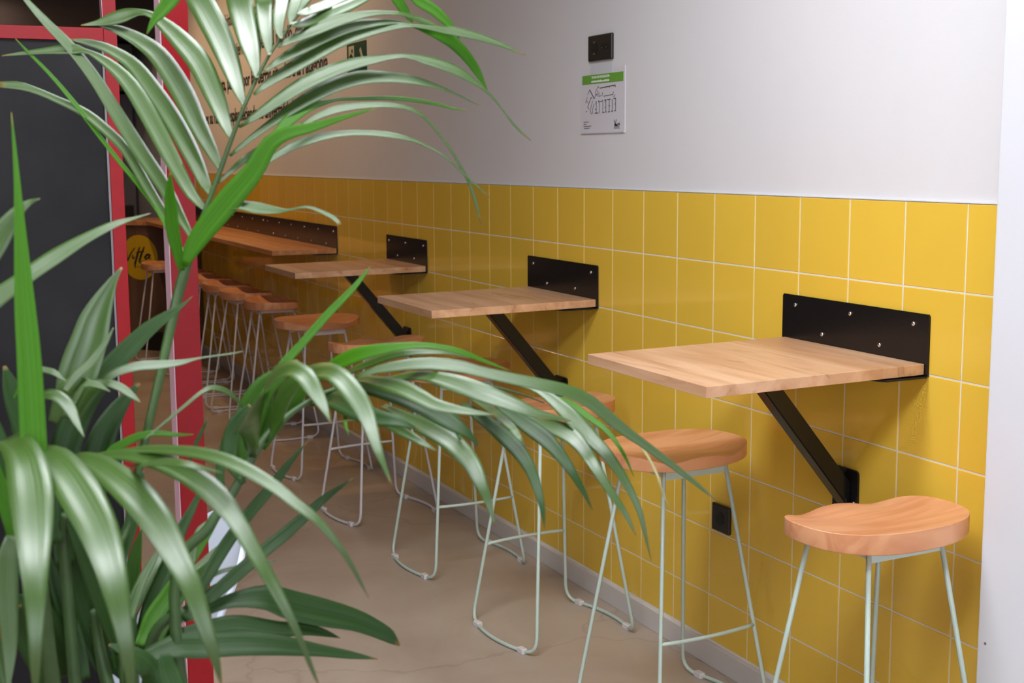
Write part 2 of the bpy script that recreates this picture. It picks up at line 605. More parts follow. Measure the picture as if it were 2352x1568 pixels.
# ------------------------------------------------------------------ ceiling lights (out of frame, light the room)
def led_panel(x, y, label):
    t = thing('ceiling_light', label, 'light', (x, y, HC), 0, 'oblong ceiling light panels')
    box_obj('housing', (-0.31, 0.31, -0.61, 0.61, -0.03, 0.0), M['lamp_white'], t)
    box_obj('diffuser', (-0.29, 0.29, -0.59, 0.59, -0.036, -0.0305), M['led'], t)
    return t
led_panel(3.25, -1.35, 'oblong white ceiling light panel above the nearest table')
led_panel(4.75, -1.75, 'oblong white ceiling light panel above the palm')
led_panel(4.75, -3.60, 'oblong white ceiling light panel left of the palm')
def warm_spot(x, y, label, glow='warm'):
    t = thing('ceiling_spotlight', label, 'spotlight', (x, y, HC), 0, 'small round warm ceiling spotlights')
    bm = bmesh.new()
    bmesh.ops.create_cone(bm, cap_ends=True, segments=20, radius1=0.06, radius2=0.06, depth=0.05, matrix=Matrix.Translation((0, 0, -0.026)))
    bm_obj('housing', bm, M['lamp_white'], t)
    bm = bmesh.new()
    bmesh.ops.create_circle(bm, cap_ends=True, segments=20, radius=0.045, matrix=Matrix.Translation((0, 0, -0.0525)))
    bm_obj('bulb', bm, M[glow], t)
warm_spot(-1.1, -0.75, 'small warm ceiling spotlight between bar shelf and third table')
warm_spot(-2.6, -0.75, 'small warm ceiling spotlight over the long bar shelf')
warm_spot(-3.5, -0.75, 'small warm ceiling spotlight above the middle of the bar shelf')
warm_spot(-4.4, -0.75, 'small warm ceiling spotlight beside the counter')
warm_spot(-5.9, -1.3, 'added unseen fill spotlight over the kitchen side of the counter', 'kitchen_fill')  # unseen spot added to brighten the dark kitchen end

# ------------------------------------------------------------------ folding wall tables
def screw_mesh():
    bm = bmesh.new()
    bmesh.ops.create_uvsphere(bm, u_segments=10, v_segments=6, radius=0.0058)
    for v in bm.verts:
        v.co.y *= 0.6
    me = bpy.data.meshes.new('screw')
    bm.to_mesh(me)
    bm.free()
    me.materials.append(M['screw'])
    for p in me.polygons:
        p.use_smooth = True
    return me
SCREW = screw_mesh()

def top_board(x0, x1, y0, y1, z0, z1, sag):
    bm = bmesh.new()
    box(bm, x0, x1, y0, y1, z0, z1, bevel=0.0012)
    for v in bm.verts:
        v.co.z -= sag * (y1 - v.co.y) / (y1 - y0)
    return bm

def wall_table(x0, x1, label, five):
    xc = (x0 + x1) / 2
    t = thing('wall_table', label, 'table', (xc, 0, 0), 0, 'square wooden tables bracketed to the tiled wall')
    h = (x1 - x0) / 2
    bm_obj('tabletop', top_board(-h + 0.012, h - 0.010, -0.606, -0.006, 1.0155, 1.041, 0.006), M['table_wood'], t)
    bm = bmesh.new()
    prism(bm, [(-h, 1.0115), (h, 1.0115), (h, 1.152), (h - 0.004, 1.157), (-h + 0.004, 1.157), (-h, 1.152)], 'y', -0.005, -0.0003)
    pl = bm_obj('wall_plate', bm, M['black_steel'], t)
    bm = bmesh.new()
    prism(bm, [(-h, -0.005), (h, -0.005), (h, -0.125), (h - 0.05, -0.155), (-h + 0.05, -0.155), (-h, -0.125)], 'z', 1.0085, 1.0125)
    bm_obj('flange', bm, M['black_steel'], pl)
    # diagonal square-tube strut
    top = Vector((0, -0.292, 1.010))
    bot = Vector((0, -0.012, 0.675))
    d = (bot - top).normalized()
    n = Vector((0, d.z, -d.y))
    bm = bmesh.new()
    hw = 0.0225
    def q(p, e):
        return [(s * hw, *(p + n * (k * hw) + d * e * k).yz) for s, k in ((-1, -1), (1, -1), (1, 1), (-1, 1))]
    sl = hw * abs(d.y / d.z)
    a = []
    for s, k in ((-1, -1), (1, -1), (1, 1), (-1, 1)):
        p = top + n * (k * hw)
        p = p + d * ((1.010 - p.z) / d.z)
        a.append(bm.verts.new((s * hw, p.y, p.z)))
    b = []
    for s, k in ((-1, -1), (1, -1), (1, 1), (-1, 1)):
        p = bot + n * (k * hw)
        p = p + d * ((-0.0065 - p.y) / d.y)
        b.append(bm.verts.new((s * hw, p.y, p.z)))
    bm.faces.new(a)
    bm.faces.new(b[::-1])
    for i in range(4):
        bm.faces.new((a[i], b[i], b[(i + 1) % 4], a[(i + 1) % 4]))
    bmesh.ops.bevel(bm, geom=list(bm.edges), offset=0.003, segments=2, affect='EDGES')
    bm_obj('strut', bm, M['black_steel'], t)
    bm = bmesh.new()
    pts = []
    for cx, cz, a0 in ((0.036, 0.725, 0), (-0.036, 0.725, 90), (-0.036, 0.615, 180), (0.036, 0.615, 270)):
        for k in range(4):
            an = radians(a0 + k * 30)
            pts.append((cx + 0.012 * cos(an), cz + 0.012 * sin(an)))
    prism(bm, pts, 'y', -0.0065, -0.0003)
    fp = bm_obj('strut_foot_plate', bm, M['black_steel'], t)
    for sx in (-0.036, 0.036):
        o = link('screw', SCREW, None, fp)
        o.location = (sx, -0.008, 0.653)
    pos = [(-0.222, 1.131), (0.228, 1.131), (-0.108, 1.066), (0.112, 1.066)] + ([(0.0, 1.131)] if five else [])
    for sx, sz in pos:
        o = link('screw', SCREW, None, pl)
        o.location = (sx, -0.0065, sz)
    return t

wall_table(2.741, 3.298, 'nearest of the three oak wall tables, beside the white pillar', True)
wall_table(1.160, 1.706, 'middle one of the three oak wall tables on black brackets', False)
wall_table(-0.411, 0.118, 'farthest of the three oak wall tables, next to the long bar shelf', True)

# long bar shelf
XB = -1.215
bar = thing('bar_shelf', 'long narrow oak bar shelf with black back plate on the tiled wall', 'shelf', (XB, 0, 0))
bm_obj('shelf_board', top_board(-3.80, 0.012, -0.358, -0.006, 1.0155, 1.041, 0.0), M['bar_wood'], bar)
bm = bmesh.new()
prism(bm, [(-3.78, 1.0105), (0.015, 1.0105), (0.015, 1.157), (0.011, 1.160), (-3.78, 1.160)], 'y', -0.005, -0.0003)
bp_ = bm_obj('back_plate', bm, M['black_steel'], bar)
bm = bmesh.new()
box(bm, -3.3, 0.010, -0.12, -0.005, 1.0085, 1.0145)
bm_obj('flange', bm, M['black_steel'], bp_)
for k, x in enumerate((-1.25, -1.531, -1.807, -2.082, -2.355, -2.629, -2.738, -3.014, -3.294, -3.56, -3.84)):
    o = link('screw', SCREW, None, bp_)
    o.location = (x - XB, -0.0065, 1.131)
for x in (-1.388, -1.669, -1.945, -2.218, -2.497, -2.875, -3.15, -3.43, -3.71):
    o = link('screw', SCREW, None, bp_)
    o.location = (x - XB, -0.0065, 1.058)

# ------------------------------------------------------------------ bar stools (local +x is the front)
def seat_mesh():
    bm = bmesh.new()
    N = 44
    LH, DH = 0.208, 0.150
    def outline(a):
        c, s = cos(a), sin(a)
        ex = 2.0 / 2.55
        x = math.copysign(abs(c) ** ex, c) * DH
        y = math.copysign(abs(s) ** ex, s) * LH
        if x > 0:                       # flatter front edge, slightly drawn in
            x *= 0.90 - 0.05 * (1 - min(1, abs(y) / LH)) * 0
        else:                           # rounded back
            x *= 1.0
        return x, y
    def ztop(x, y):
        u, v = y / LH, x / DH
        z = 0.745
        z += 0.011 * u ** 2                                # raised ends
        z += 0.010 * max(0.0, -v) ** 2                     # raised back
        z -= 0.006 * (1 - u * u) * max(0, 1 - v * v)       # dish
        z -= 0.017 * exp(-((abs(u) - 0.50) / 0.26) ** 2) * max(0.0, v) ** 1.2   # thigh scoops
        return z
    rings = []
    fr = [0.0, 0.25, 0.45, 0.62, 0.76, 0.87, 0.95, 1.0]
    cen = bm.verts.new((0, 0, ztop(0, 0)))
    for f in fr[1:]:
        ring = []
        for k in range(N):
            x, y = outline(2 * pi * k / N)
            x, y = x * f, y * f
            ring.append(bm.verts.new((x, y, ztop(x, y))))
        rings.append(ring)
    for k in range(N):
        bm.faces.new((cen, rings[0][k], rings[0][(k + 1) % N]))
    for a, b in zip(rings, rings[1:]):
        for k in range(N):
            bm.faces.new((a[k], b[k], b[(k + 1) % N], a[(k + 1) % N]))
    low = []
    for dz, f in ((0.711, 1.0), (0.708, 0.985)):
        ring = []
        for k in range(N):
            x, y = outline(2 * pi * k / N)
            ring.append(bm.verts.new((x * f, y * f, dz + 0.008 * (y / LH) ** 2)))
        prev = rings[-1] if not low else low[-1]
        for k in range(N):
            bm.faces.new((prev[k], ring[k], ring[(k + 1) % N], prev[(k + 1) % N]))
        low.append(ring)
    bm.faces.new(low[-1][::-1])
    bmesh.ops.recalc_face_normals(bm, faces=bm.faces)
    sharp = []
    for e in bm.edges:
        if len(e.link_faces) == 2 and e.calc_face_angle() > 0.6:
            sharp.append(e)
    bmesh.ops.bevel(bm, geom=sharp, offset=0.0012, segments=1, affect='EDGES', profile=0.5)
    me = bpy.data.meshes.new('seat')
    bm.to_mesh(me)
    bm.free()
    me.materials.append(M['seat_wood'])
    for p in me.polygons:
        p.use_smooth = True
    me.set_sharp_from_angle(angle=radians(28))
    return me

SEAT = seat_mesh()

def build_stool(m):
    """Prototype parts; returns root empty."""
    t = thing('bar_stool', 'x', 'stool')
    link('seat', SEAT, None, t)
    R = 0.0058
    TX, TY, FX, FY, ZT_ = 0.092, 0.100, 0.201, 0.186, 0.708
    for sx in (-1, 1):
        for sy in (-1, 1):
            top = Vector((sx * TX, sy * TY, ZT_))
            foot = Vector((sx * FX, sy * FY, 0.0))
            d = (foot - top).normalized()
            # straight leg then a bend of radius ~0.05 into the floor runner
            p1 = foot - d * 0.062
            corner = Vector((sx * FX, sy * FY, R + 0.002))
            p2 = Vector((sx * (FX - 0.055), sy * (FY + 0.012), R + 0.002))
            pts = [top]
            pts.append(top.lerp(p1, 0.5))
            for k in range(6):
                s = k / 5
                pts.append((1 - s) ** 2 * p1 + 2 * s * (1 - s) * corner + s * s * p2)
            tube_obj('leg', pts, R, m, t, 8)
    for sy in (-1, 1):
        pts = []
        for k in range(13):
            s = -1 + 2 * k / 12
            x = s * (FX - 0.05)
            y = sy * (FY + 0.012 + 0.022 * (1 - s * s))
            pts.append((x, y, R + 0.002))
        ru = tube_obj('runner', pts, R, m, t, 8)
        for sx in (-1, 1):
            bm = bmesh.new()
            y = sy * (FY + 0.0145)
            box(bm, sx * (FX - 0.062) - 0.016, sx * (FX - 0.062) + 0.016, y - 0.0095, y + 0.0095, 0.0, 0.017, bevel=0.002)
            bm_obj('foot_clip', bm, M['clip'], ru)
    # footrest rod between the two front legs, bowed forwards
    f = 0.625
    lx, ly, lz = TX + (FX - TX) * f, TY + (FY - TY) * f, ZT_ * (1 - f)
    pts = [(lx + 0.014 * (1 - (k / 5 - 1) ** 2), ly * (k / 5 - 1), lz) for k in range(11)]
    tube_obj('footrest', pts, R * 0.95, m, t, 8)
    for sx in (-1, 1):
        bm = bmesh.new()
        box(bm, sx * TX - 0.003, sx * TX + 0.003, -TY, TY, 0.681, 0.708)
        bm_obj('seat_frame', bm, m, t)
    for sy in (-1, 1):
        bm = bmesh.new()
        box(bm, -TX, TX, sy * TY - 0.003, sy * TY + 0.003, 0.690, 0.708)
        bm_obj('seat_frame', bm, m, t)
    return t

def set_stool(o, x, y, deg, label, group):
    o.location = (x, y, 0)
    o.rotation_euler = (0, 0, radians(deg))
    o['label'] = label
    o['category'] = 'stool'
    o['group'] = group

mint = build_stool(M['mint'])
white = build_stool(M['white_frame'])
GT = 'wooden-seated stools pulled up to the wall tables'
spots = [
    (mint, 3.440, -0.266, 182, 'mint-framed stool with wooden saddle seat right beside the white pillar', GT),
    (mint, 2.640, -0.278, 4, 'mint-framed wooden stool standing left of the low black socket', GT),
    (mint, 1.925, -0.290, 186, 'mint-framed wooden stool on the near side of the middle wall table', GT),
    (mint, 1.115, -0.285, 3, 'mint-framed wooden stool mostly hidden behind the palm leaves', GT),
    (white, 0.315, -0.320, 187, 'white-framed wooden stool in front of the third wall table', GT),
    (white, -0.560, -0.315, 6, 'white-framed wooden stool between third wall table and bar shelf', GT),
]
GB = 'white-framed stools lined up under the long bar shelf'
for k, (x, lab) in enumerate(zip((-1.50, -2.06, -2.58, -3.09, -3.60, -4.42), (
        'nearest white-framed stool in the row under the bar shelf',
        'second white-framed stool in the row under the bar shelf',
        'third white-framed stool in the row under the bar shelf',
        'fourth white-framed stool in the row under the bar shelf',
        'fifth white-framed stool in the bar row, partly hidden by the red post',
        'farthest white-framed stool, in front of the round yellow logo'))):
    spots.append((white, x, -0.285 if k < 5 else -0.345, 90 + (-3, 4, -2, 3, 0, 2)[k], lab, GB))
first = set()
for proto, x, y, a, lab, grp in spots:
    if proto.name not in first:
        first.add(proto.name)
        o = proto
    else:
        o = copy_tree(proto)
    set_stool(o, x, y, a, lab, grp)

# ------------------------------------------------------------------ sockets, signs, lettering
def socket_plate(t, x0, x1, z0, z1):
    bm = bmesh.new()
    box(bm, x0, x1, -0.011, 0, z0, z1, bevel=0.0035)
    return bm_obj('cover_plate', bm, M['socket'], t)

def ring_disc(bm, r, y0, y1, seg=20, cx=0, cz=0):
    prism(bm, [(cx + r * cos(2 * pi * k / seg), cz + r * sin(2 * pi * k / seg)) for k in range(seg)], 'y', y0, y1)

t = thing('wall_socket', 'double black wall socket above the evacuation plan', 'socket', (1.714, 0.006, 1.880))
pl = socket_plate(t, -0.080, 0.080, -0.042, 0.042)
bm = bmesh.new(); ring_disc(bm, 0.0195, -0.0122, -0.010, cx=-0.036); o = bm_obj('schuko_well', bm, M['socket_hole'], pl)
for dz in (-0.018, 0.018):
    bm = bmesh.new(); box(bm, -0.040, -0.032, -0.0135, -0.0115, dz - 0.003, dz + 0.003); bm_obj('earth_contact', bm, M['contact'], pl)
for dx in (0.022, 0.048):
    bm = bmesh.new(); ring_disc(bm, 0.0085, -0.0122, -0.010, cx=dx, cz=0.002); bm_obj('aerial_hole', bm, M['socket_hole'], pl)
    bm = bmesh.new(); ring_disc(bm, 0.003, -0.0135, -0.0115, 10, cx=dx, cz=-0.003); bm_obj('aerial_pin', bm, M['contact'], pl)
t = thing('wall_socket', 'single black wall socket low on the yellow tiles', 'socket', (2.469, -0.0002, 0.467))
pl = socket_plate(t, -0.044, 0.044, -0.041, 0.041)
bm = bmesh.new(); ring_disc(bm, 0.0195, -0.0122, -0.010, cx=0.0); bm_obj('schuko_well', bm, M['socket_hole'], pl)

# evacuation plan in its sleeve
t = thing('evacuation_plan', 'printed evacuation plan sheet with green heading below the double socket', 'sign', (1.722, 0.006, 1.708))
box_obj('sheet', (-0.1485, 0.1485, -0.0025, -0.0005, -0.105, 0.105), M['paper'], t)
box_obj('hanging_tab', (-0.082, 0.070, -0.0032, -0.0024, 0.085, 0.118), M['acrylic'], t)
box_obj('sleeve_edge', (-0.1485, 0.1485, -0.006, 0, -0.108, -0.104), M['acrylic'], t)
box_obj('heading_band', (-0.141, 0.139, -0.0034, -0.0024, 0.056, 0.086), M['band_green'], t)
for s, z, sz in (('PLANO DE EVACUACIÓN', 0.0735, 0.0118), ):
    o = link('heading_text', text_mesh(s, sz, 0.0002, 0.9, 'CENTER', 0.0002), M['print_white'], t)
    o.location = (-0.013, -0.0037, z)
bm = bmesh.new()     # second, illegible heading line
x = -0.076
while x < 0.047:
    l = random.uniform(0.003, 0.007)
    box(bm, x, x + l, -0.0038, -0.0034, 0.0605, 0.0605 + random.uniform(0.005, 0.0075))
    x += l + 0.0016
bm_obj('heading_subline', bm, M['print_white'], t)
# floor-plan drawing, traced in sheet coordinates (fractions of the sheet)
def sheet(u, v):
    return (-0.1485 + 0.297 * u, 0.105 - 0.21 * v)
def strokes(name, segs, m, parent):
    bm = bmesh.new()
    for (u0, v0, u1, v1, wd) in segs:
        a, b = Vector(sheet(u0, v0)), Vector(sheet(u1, v1))
        d = (b - a)
        if d.length < 1e-6:
            continue
        n = Vector((-d.y, d.x)).normalized() * wd / 2
        prism(bm, [tuple(a - n), tuple(b - n), tuple(b + n), tuple(a + n)], 'y', -0.0034, -0.0024)
    return bm_obj(name, bm, m, parent)
k1, k2, k3 = 0.0022, 0.0013, 0.0034
segs = [(.20, .26, .31, .47, k3), (.20, .26, .16, .345, k2), (.16, .345, .155, .37, k2), (.145, .42, .10, .555, k2), (.12, .49, .165, .55, k2),
        (.235, .43, .155, .64, k1), (.235, .43, .26, .47, k2), (.155, .64, .16, .66, k3), (.16, .66, .19, .70, k2), (.27, .51, .215, .73, k2), (.215, .73, .235, .80, k1), (.235, .80, .25, .805, k1),
        (.31, .58, .275, .68, k2), (.275, .68, .275, .80, k2), (.31, .47, .345, .38, k2), (.345, .38, .335, .32, k2), (.335, .32, .40, .20, k2), (.40, .20, .42, .24, k2),
        (.44, .245, .79, .21, k3), (.79, .21, .80, .255, k2), (.66, .235, .66, .26, k2), (.76, .225, .76, .25, k2),
        (.395, .28, .395, .43, k2), (.42, .33, .42, .42, k2), (.42, .43, .50, .40, k2), (.50, .40, .50, .345, k2), (.53, .43, .74, .41, k1), (.74, .41, .75, .34, k2),
        (.345, .54, .36, .53, k1), (.36, .53, .36, .80, k2), (.345, .54, .345, .60, k2), (.415, .51, .415, .57, k3), (.415, .545, .49, .54, k1), (.49, .54, .505, .515, k3), (.43, .57, .43, .80, k2),
        (.51, .54, .51, .785, k2), (.545, .52, .585, .515, k3), (.58, .52, .58, .79, k1), (.55, .56, .58, .555, k2), (.55, .68, .58, .675, k2),
        (.61, .515, .685, .505, k3), (.655, .52, .655, .78, k1), (.625, .64, .68, .655, k2), (.72, .51, .73, .77, k1), (.755, .50, .80, .495, k3), (.80, .495, .80, .77, k1), (.76, .62, .80, .62, k2),
        (.325, .795, .40, .79, k3), (.50, .79, .545, .785, k3), (.57, .785, .595, .782, k3), (.63, .785, .665, .78, k3), (.70, .775, .735, .772, k3), (.77, .77, .80, .768, k3),
        (.35, .395, .37, .37, k3), (.115, .745, .13, .74, k3), (.335, .69, .345, .72, k3), (.745, .47, .79, .42, k2)]
segs = [(a, .32 + .704 * (b - .26), c, .32 + .704 * (d - .26), e * 0.8) for a, b, c, d, e in segs]
strokes('floor_plan_drawing', segs, M['ink'], t)
leg = [(.055, .865, .175, .862, .003), (.055, .90, .115, .898, .003), (.055, .935, .235, .930, .003), (.075, .965, .20, .962, .003)]
leg = [(a, b - .035, c, d - .035, e * 0.7) for a, b, c, d, e in leg]
strokes('legend_lines', leg, M['ink_grey'], t)
bm = bmesh.new()     # hostel emblem: a K whose foot is a small mountain
for pts in ([(.765, .845), (.772, .845), (.782, .925), (.775, .93)], [(.815, .84), (.823, .842), (.80, .905), (.79, .905)], [(.776, .94), (.80, .90), (.85, .938), (.845, .943), (.776, .945)]):
    prism(bm, [sheet(p[0], p[1] - .03) for p in pts], 'y', -0.0034, -0.0024)
bm_obj('emblem', bm, M['ink'], t)
o = link('emblem_text', text_mesh('onk', 0.0165, 0.0, 0.8, 'LEFT', 0.0002), M['ink'], t); o.location = (sheet(.835, 0)[0], -0.0036, sheet(0, .905)[1])
o = link('emblem_text', text_mesh('HOSTEL', 0.0112, 0.0, 1.0, 'LEFT', 0.0002), M['ink_grey'], t); o.location = (sheet(.765, 0)[0], -0.0036, sheet(0, .955)[1])

# emergency exit sign
t = thing('exit_sign', 'dark green emergency exit sign with running figure on the wall', 'sign', (-0.822, 0.006, 2.020))
box_obj('plate', (-0.150, 0.150, -0.004, 0, -0.075, 0.075), M['exit_green'], t)
box_obj('doorway', (-0.120, -0.035, -0.0052, -0.0038, -0.055, 0.062), M['exit_white'], t)
bm = bmesh.new()
def limb(a, b, wd, y0=-0.0066, y1=-0.005):
    a, b = Vector(a), Vector(b)
    d = b - a
    n = Vector((-d.y, d.x)).normalized() * wd / 2
    prism(bm, [tuple(a - n), tuple(b - n), tuple(b + n), tuple(a + n)], 'y', y0, y1)
ring_disc(bm, 0.010, -0.0066, -0.005, 14, -0.062, 0.036)
limb((-0.072, 0.022), (-0.085, -0.012), 0.017)
limb((-0.076, 0.018), (-0.044, -0.004), 0.008)
limb((-0.080, 0.020), (-0.108, 0.006), 0.008)
limb((-0.085, -0.010), (-0.062, -0.030), 0.010)
limb((-0.062, -0.030), (-0.068, -0.052), 0.009)
limb((-0.088, -0.010), (-0.098, -0.034), 0.010)
limb((-0.098, -0.034), (-0.118, -0.038), 0.009)
bm_obj('running_figure', bm, M['exit_green'], t)
bm = bmesh.new()
limb((0.060, 0.040), (0.112, -0.034), 0.024, -0.0052, -0.0038)
limb((0.020, -0.034), (0.120, -0.030), 0.022, -0.0052, -0.0038)
bm_obj('arrow', bm, M['exit_white'], t)

# painted wall text
t = thing('wall_lettering', 'several lines of black Spanish text lettered on the white wall', 'lettering', (-3.2, 0.006, 2.0))
for s, xr, zb in (('las mesas y en la charla, porque en cada bocado', -1.62, 2.625),
                  ('la historia de una cocina que busca el sabor', -1.55, 2.415),
                  ('era de la tierra y también del mundo, del mar al', -1.42, 2.205),
                  ('y meseta, pasando por las tierras situadas a la Patagonia.', -1.28, 1.995),
                  ('es su razón y resplandeciendo su universalidad.', -1.97, 1.775)):
    full_w = text_mesh(s, 0.124, 0.0026, 1.02, 'RIGHT', 0.0005)
    x0 = min(v.co.x for v in full_w.vertices)
    pos = 0
    pre = text_mesh('n', 0.124, 0.0026, 1.02, 'LEFT', 0.0005)
    adv = lambda q: (max(v.co.x for v in text_mesh(q + 'n', 0.124, 0.0026, 1.02, 'LEFT', 0.0005).vertices) - max(v.co.x for v in pre.vertices)) if q else 0.0
    for wd in s.split(' '):
        o = link('word', text_mesh(wd, 0.124, 0.0026, 1.02, 'LEFT', 0.0005), M['letter'], t)
        o.location = (xr + 3.2 + x0 + adv(s[:pos]), -0.0012, zb - 2.0)
        pos += len(wd) + 1

# ------------------------------------------------------------------ red steel posts, slate partition
RX = 1.80
yA0, yA1 = -1.601, -1.565
yl = on_x(8, 1530, RX).y
part_ = thing('partition', 'narrow charcoal panel held in a red steel frame', 'partition', (RX, (yA0 + yl) / 2, 0))
yc = (yA0 + yl) / 2
hw_ = yA1 - yc
box_obj('post', (-0.040, 0.0, yA0 - yc, yA1 - yc, 0, HC), M['red'], part_, bevel=0.0015)
box_obj('post', (-0.040, 0.0, yl - 0.04 - yc, yl - yc, 0, HC), M['red'], part_, bevel=0.0015)
zt = on_x(115, 60, RX).z
zb = on_x(115, 91, RX).z
box_obj('rail', (-0.0395, -0.0005, yl - yc, yA0 - yc, zb, zt), M['red'], part_, bevel=0.0015)
box_obj('panel', (-0.030, -0.012, yl - yc + 0.001, yA0 - yc - 0.001, 0.01, zb), M['slate'], part_)
box_obj('panel_bead', (-0.012, -0.004, yA0 - yc - 0.006, yA0 - yc, 0.01, zb), M['steel_dull'], part_)
box_obj('painted_sheen_strip', (-0.039, -0.001, yA0 - yc - 0.0015, yA0 - yc, zt, HC), M['painted_sheen'], part_)  # painted reflection along the post's side face
p = thing('steel_post', 'free-standing square red steel post behind the palm stem', 'post', (3.640, -1.768, 0))
box_obj('tube', (-0.040, 0.0, -0.020, 0.020, 0, HC), M['red'], p, 0.0015)
box_obj('painted_sheen_strip', (-0.039, -0.001, -0.0215, -0.020, 0.0, HC), M['painted_sheen'], p)  # pale colour imitates the sheen on this post's side

# ------------------------------------------------------------------ white shell chair behind the post
ch = thing('shell_chair', 'white moulded plastic chair beside the red post', 'chair', (3.03, -1.865, 0), radians(4))
prof = [(-0.20, 0.335), (-0.185, 0.350), (-0.10, 0.350), (-0.02, 0.345), (0.04, 0.355), (0.080, 0.395), (0.110, 0.465), (0.150, 0.55), (0.200, 0.645), (0.262, 0.745), (0.300, 0.800)]
wid = [0.19, 0.205, 0.215, 0.22, 0.22, 0.215, 0.21, 0.205, 0.20, 0.185, 0.11]
bm = bmesh.new()
rows = []
for (y, z), wd in zip(prof, wid):
    row = []
    for k in range(13):
        s = -1 + k / 6
        lift = 0.018 * abs(s) ** 3
        row.append(bm.verts.new((s * wd, y - (lift * 0.9 if z > 0.5 else 0), z + (lift if z < 0.5 else -0.012 * s * s))))
    rows.append(row)
for a, b in zip(rows, rows[1:]):
    for k in range(12):
        bm.faces.new((a[k], a[k + 1], b[k + 1], b[k]))
sh = bm_obj('shell', bm, M['chair_white'], ch, smooth=True)
md = sh.modifiers.new('sub', 'SUBSURF'); md.levels = 2; md.render_levels = 2
md = sh.modifiers.new('solid', 'SOLIDIFY'); md.thickness = 0.012; md.offset = -1
for sx in (-1, 1):
    for (y0, y1) in ((-0.10, -0.18), (0.03, 0.16)):
        tube_obj('leg', [(sx * 0.13, y0, 0.335), (sx * 0.21, y1, 0.0)], [0.014, 0.010], M['chair_white'], ch, 10)

# ------------------------------------------------------------------ far counter with the round logo
nrm = Vector((0.66, -0.75, 0)).normalized()
tan = Vector((0.75, 0.66, 0)).normalized()
p0 = Vector((-5.08, -0.355, 0))
def cpt(s, dn=0.0):
    v = p0 + tan * s + nrm * dn
    return (v.x, v.y)
ct = thing('service_counter', 'dark wood service counter with a round yellow logo at the far end', 'counter', (p0.x, p0.y, 0))
def rel(pts):
    return [(x - p0.x, y - p0.y) for x, y in pts]
s1 = (0.0 - p0.y - 0.006) / tan.y
bm = bmesh.new(); prism(bm, rel([cpt(s1), cpt(-1.5), cpt(-1.5, -0.55), (-5.75, -0.40), (-5.2, -0.008)]), 'z', 0.16, 1.005); bm_obj('front_panel', bm, M['counter_brown'], ct)
bm = bmesh.new(); prism(bm, rel([cpt(s1 - 0.06, -0.05), cpt(-1.45, -0.05), cpt(-1.45, -0.5), (-5.70, -0.44), (-5.2, -0.03)]), 'z', 0.0, 0.16); bm_obj('kickboard', bm, M['kick'], ct)
bm = bmesh.new(); prism(bm, rel([(-5.03, -0.008), (-5.03, -0.34), cpt(-0.06, 0.02), cpt(-1.52, 0.02), cpt(-1.52, -0.57), (-5.8, -0.36), (-5.5, -0.008)]), 'z', 1.0055, 1.041); bm_obj('countertop', bm, M['bar_wood'], ct)
# the logo disc lies on the slanted front
dcen = CAM + ray(321, 591) * ((p0 - CAM).dot(nrm) / ray(321, 591).dot(nrm))
lg = bpy.data.objects.new('logo', None)
disc_bm = bmesh.new()
bmesh.ops.create_circle(disc_bm, cap_ends=True, segments=48, radius=0.178)
ext = bmesh.ops.extrude_face_region(disc_bm, geom=disc_bm.faces[:])
for v in [e for e in ext['geom'] if isinstance(e, bmesh.types.BMVert)]:
    v.co.z += 0.002
logo = bm_obj('logo_disc', disc_bm, M['logo_yellow'], ct)
bpy.data.objects.remove(lg)
Ml = Matrix((( tan.x, 0, nrm.x, 0), (tan.y, 0, nrm.y, 0), (0, 1, 0, 0), (0, 0, 0, 1)))
logo.matrix_local = Matrix.Translation(dcen - Vector((p0.x, p0.y, 0)) + nrm * 0.0005) @ Ml
def brush(name, lines, z):
    bm = bmesh.new()
    for pts, wds in lines:
        L, Rr = [], []
        n = len(pts)
        for i, (x, y) in enumerate(pts):
            a = Vector(pts[max(0, i - 1)]); b = Vector(pts[min(n - 1, i + 1)])
            d = (b - a).normalized(); q = Vector((-d.y, d.x)) * wds[i] / 2
            L.append(bm.verts.new((x + q.x, y + q.y, z))); Rr.append(bm.verts.new((x - q.x, y - q.y, z)))
        for i in range(n - 1):
            bm.faces.new((L[i], L[i + 1], Rr[i + 1], Rr[i]))
    ext = bmesh.ops.extrude_face_region(bm, geom=bm.faces[:])
    for v in [e for e in ext['geom'] if isinstance(e, bmesh.types.BMVert)]:
        v.co.z += 0.0008
    return bm_obj(name, bm, M['ink'], logo)
# crop5 pixel -> disc metres (scale 7.127 px per photo px; disc 76 x 103 photo px)
def lp(cx, cy):
    px, py = 240 + cx / 7.127, 480 + cy / 7.127
    return ((px - 321) / 38 * 0.178, -(py - 591) / 51.5 * 0.178)
V = [([lp(385, 690), lp(380, 770), lp(385, 840), lp(395, 850), lp(450, 730), lp(515, 630)], [.012, .022, .020, .014, .012, .008]),
     ([lp(385, 840), lp(372, 868)], [.016, .006]),
     ([lp(480, 750), lp(470, 800), lp(485, 815), lp(510, 780)], [.010, .014, .012, .006]),
     ([lp(585, 620), lp(545, 760), lp(505, 900), lp(505, 970)], [.012, .020, .018, .006]),
     ([lp(655, 615), lp(600, 760), lp(570, 860), lp(585, 885), lp(620, 840)], [.012, .020, .018, .014, .006]),
     ([lp(525, 720), lp(590, 700), lp(650, 690)], [.006, .012, .006]),
     ([lp(730, 735), lp(690, 745), lp(655, 790), lp(665, 820), lp(700, 800), lp(740, 740)], [.012, .020, .020, .016, .012, .012]),
     ([lp(740, 740), lp(720, 800), lp(750, 810)], [.016, .014, .006])]
brush('logo_lettering', V, 0.002)
brush('logo_tagline', [([lp(525 + k * 28, 945), lp(540 + k * 28, 945)], [.007, .007]) for k in range(8)], 0.002)

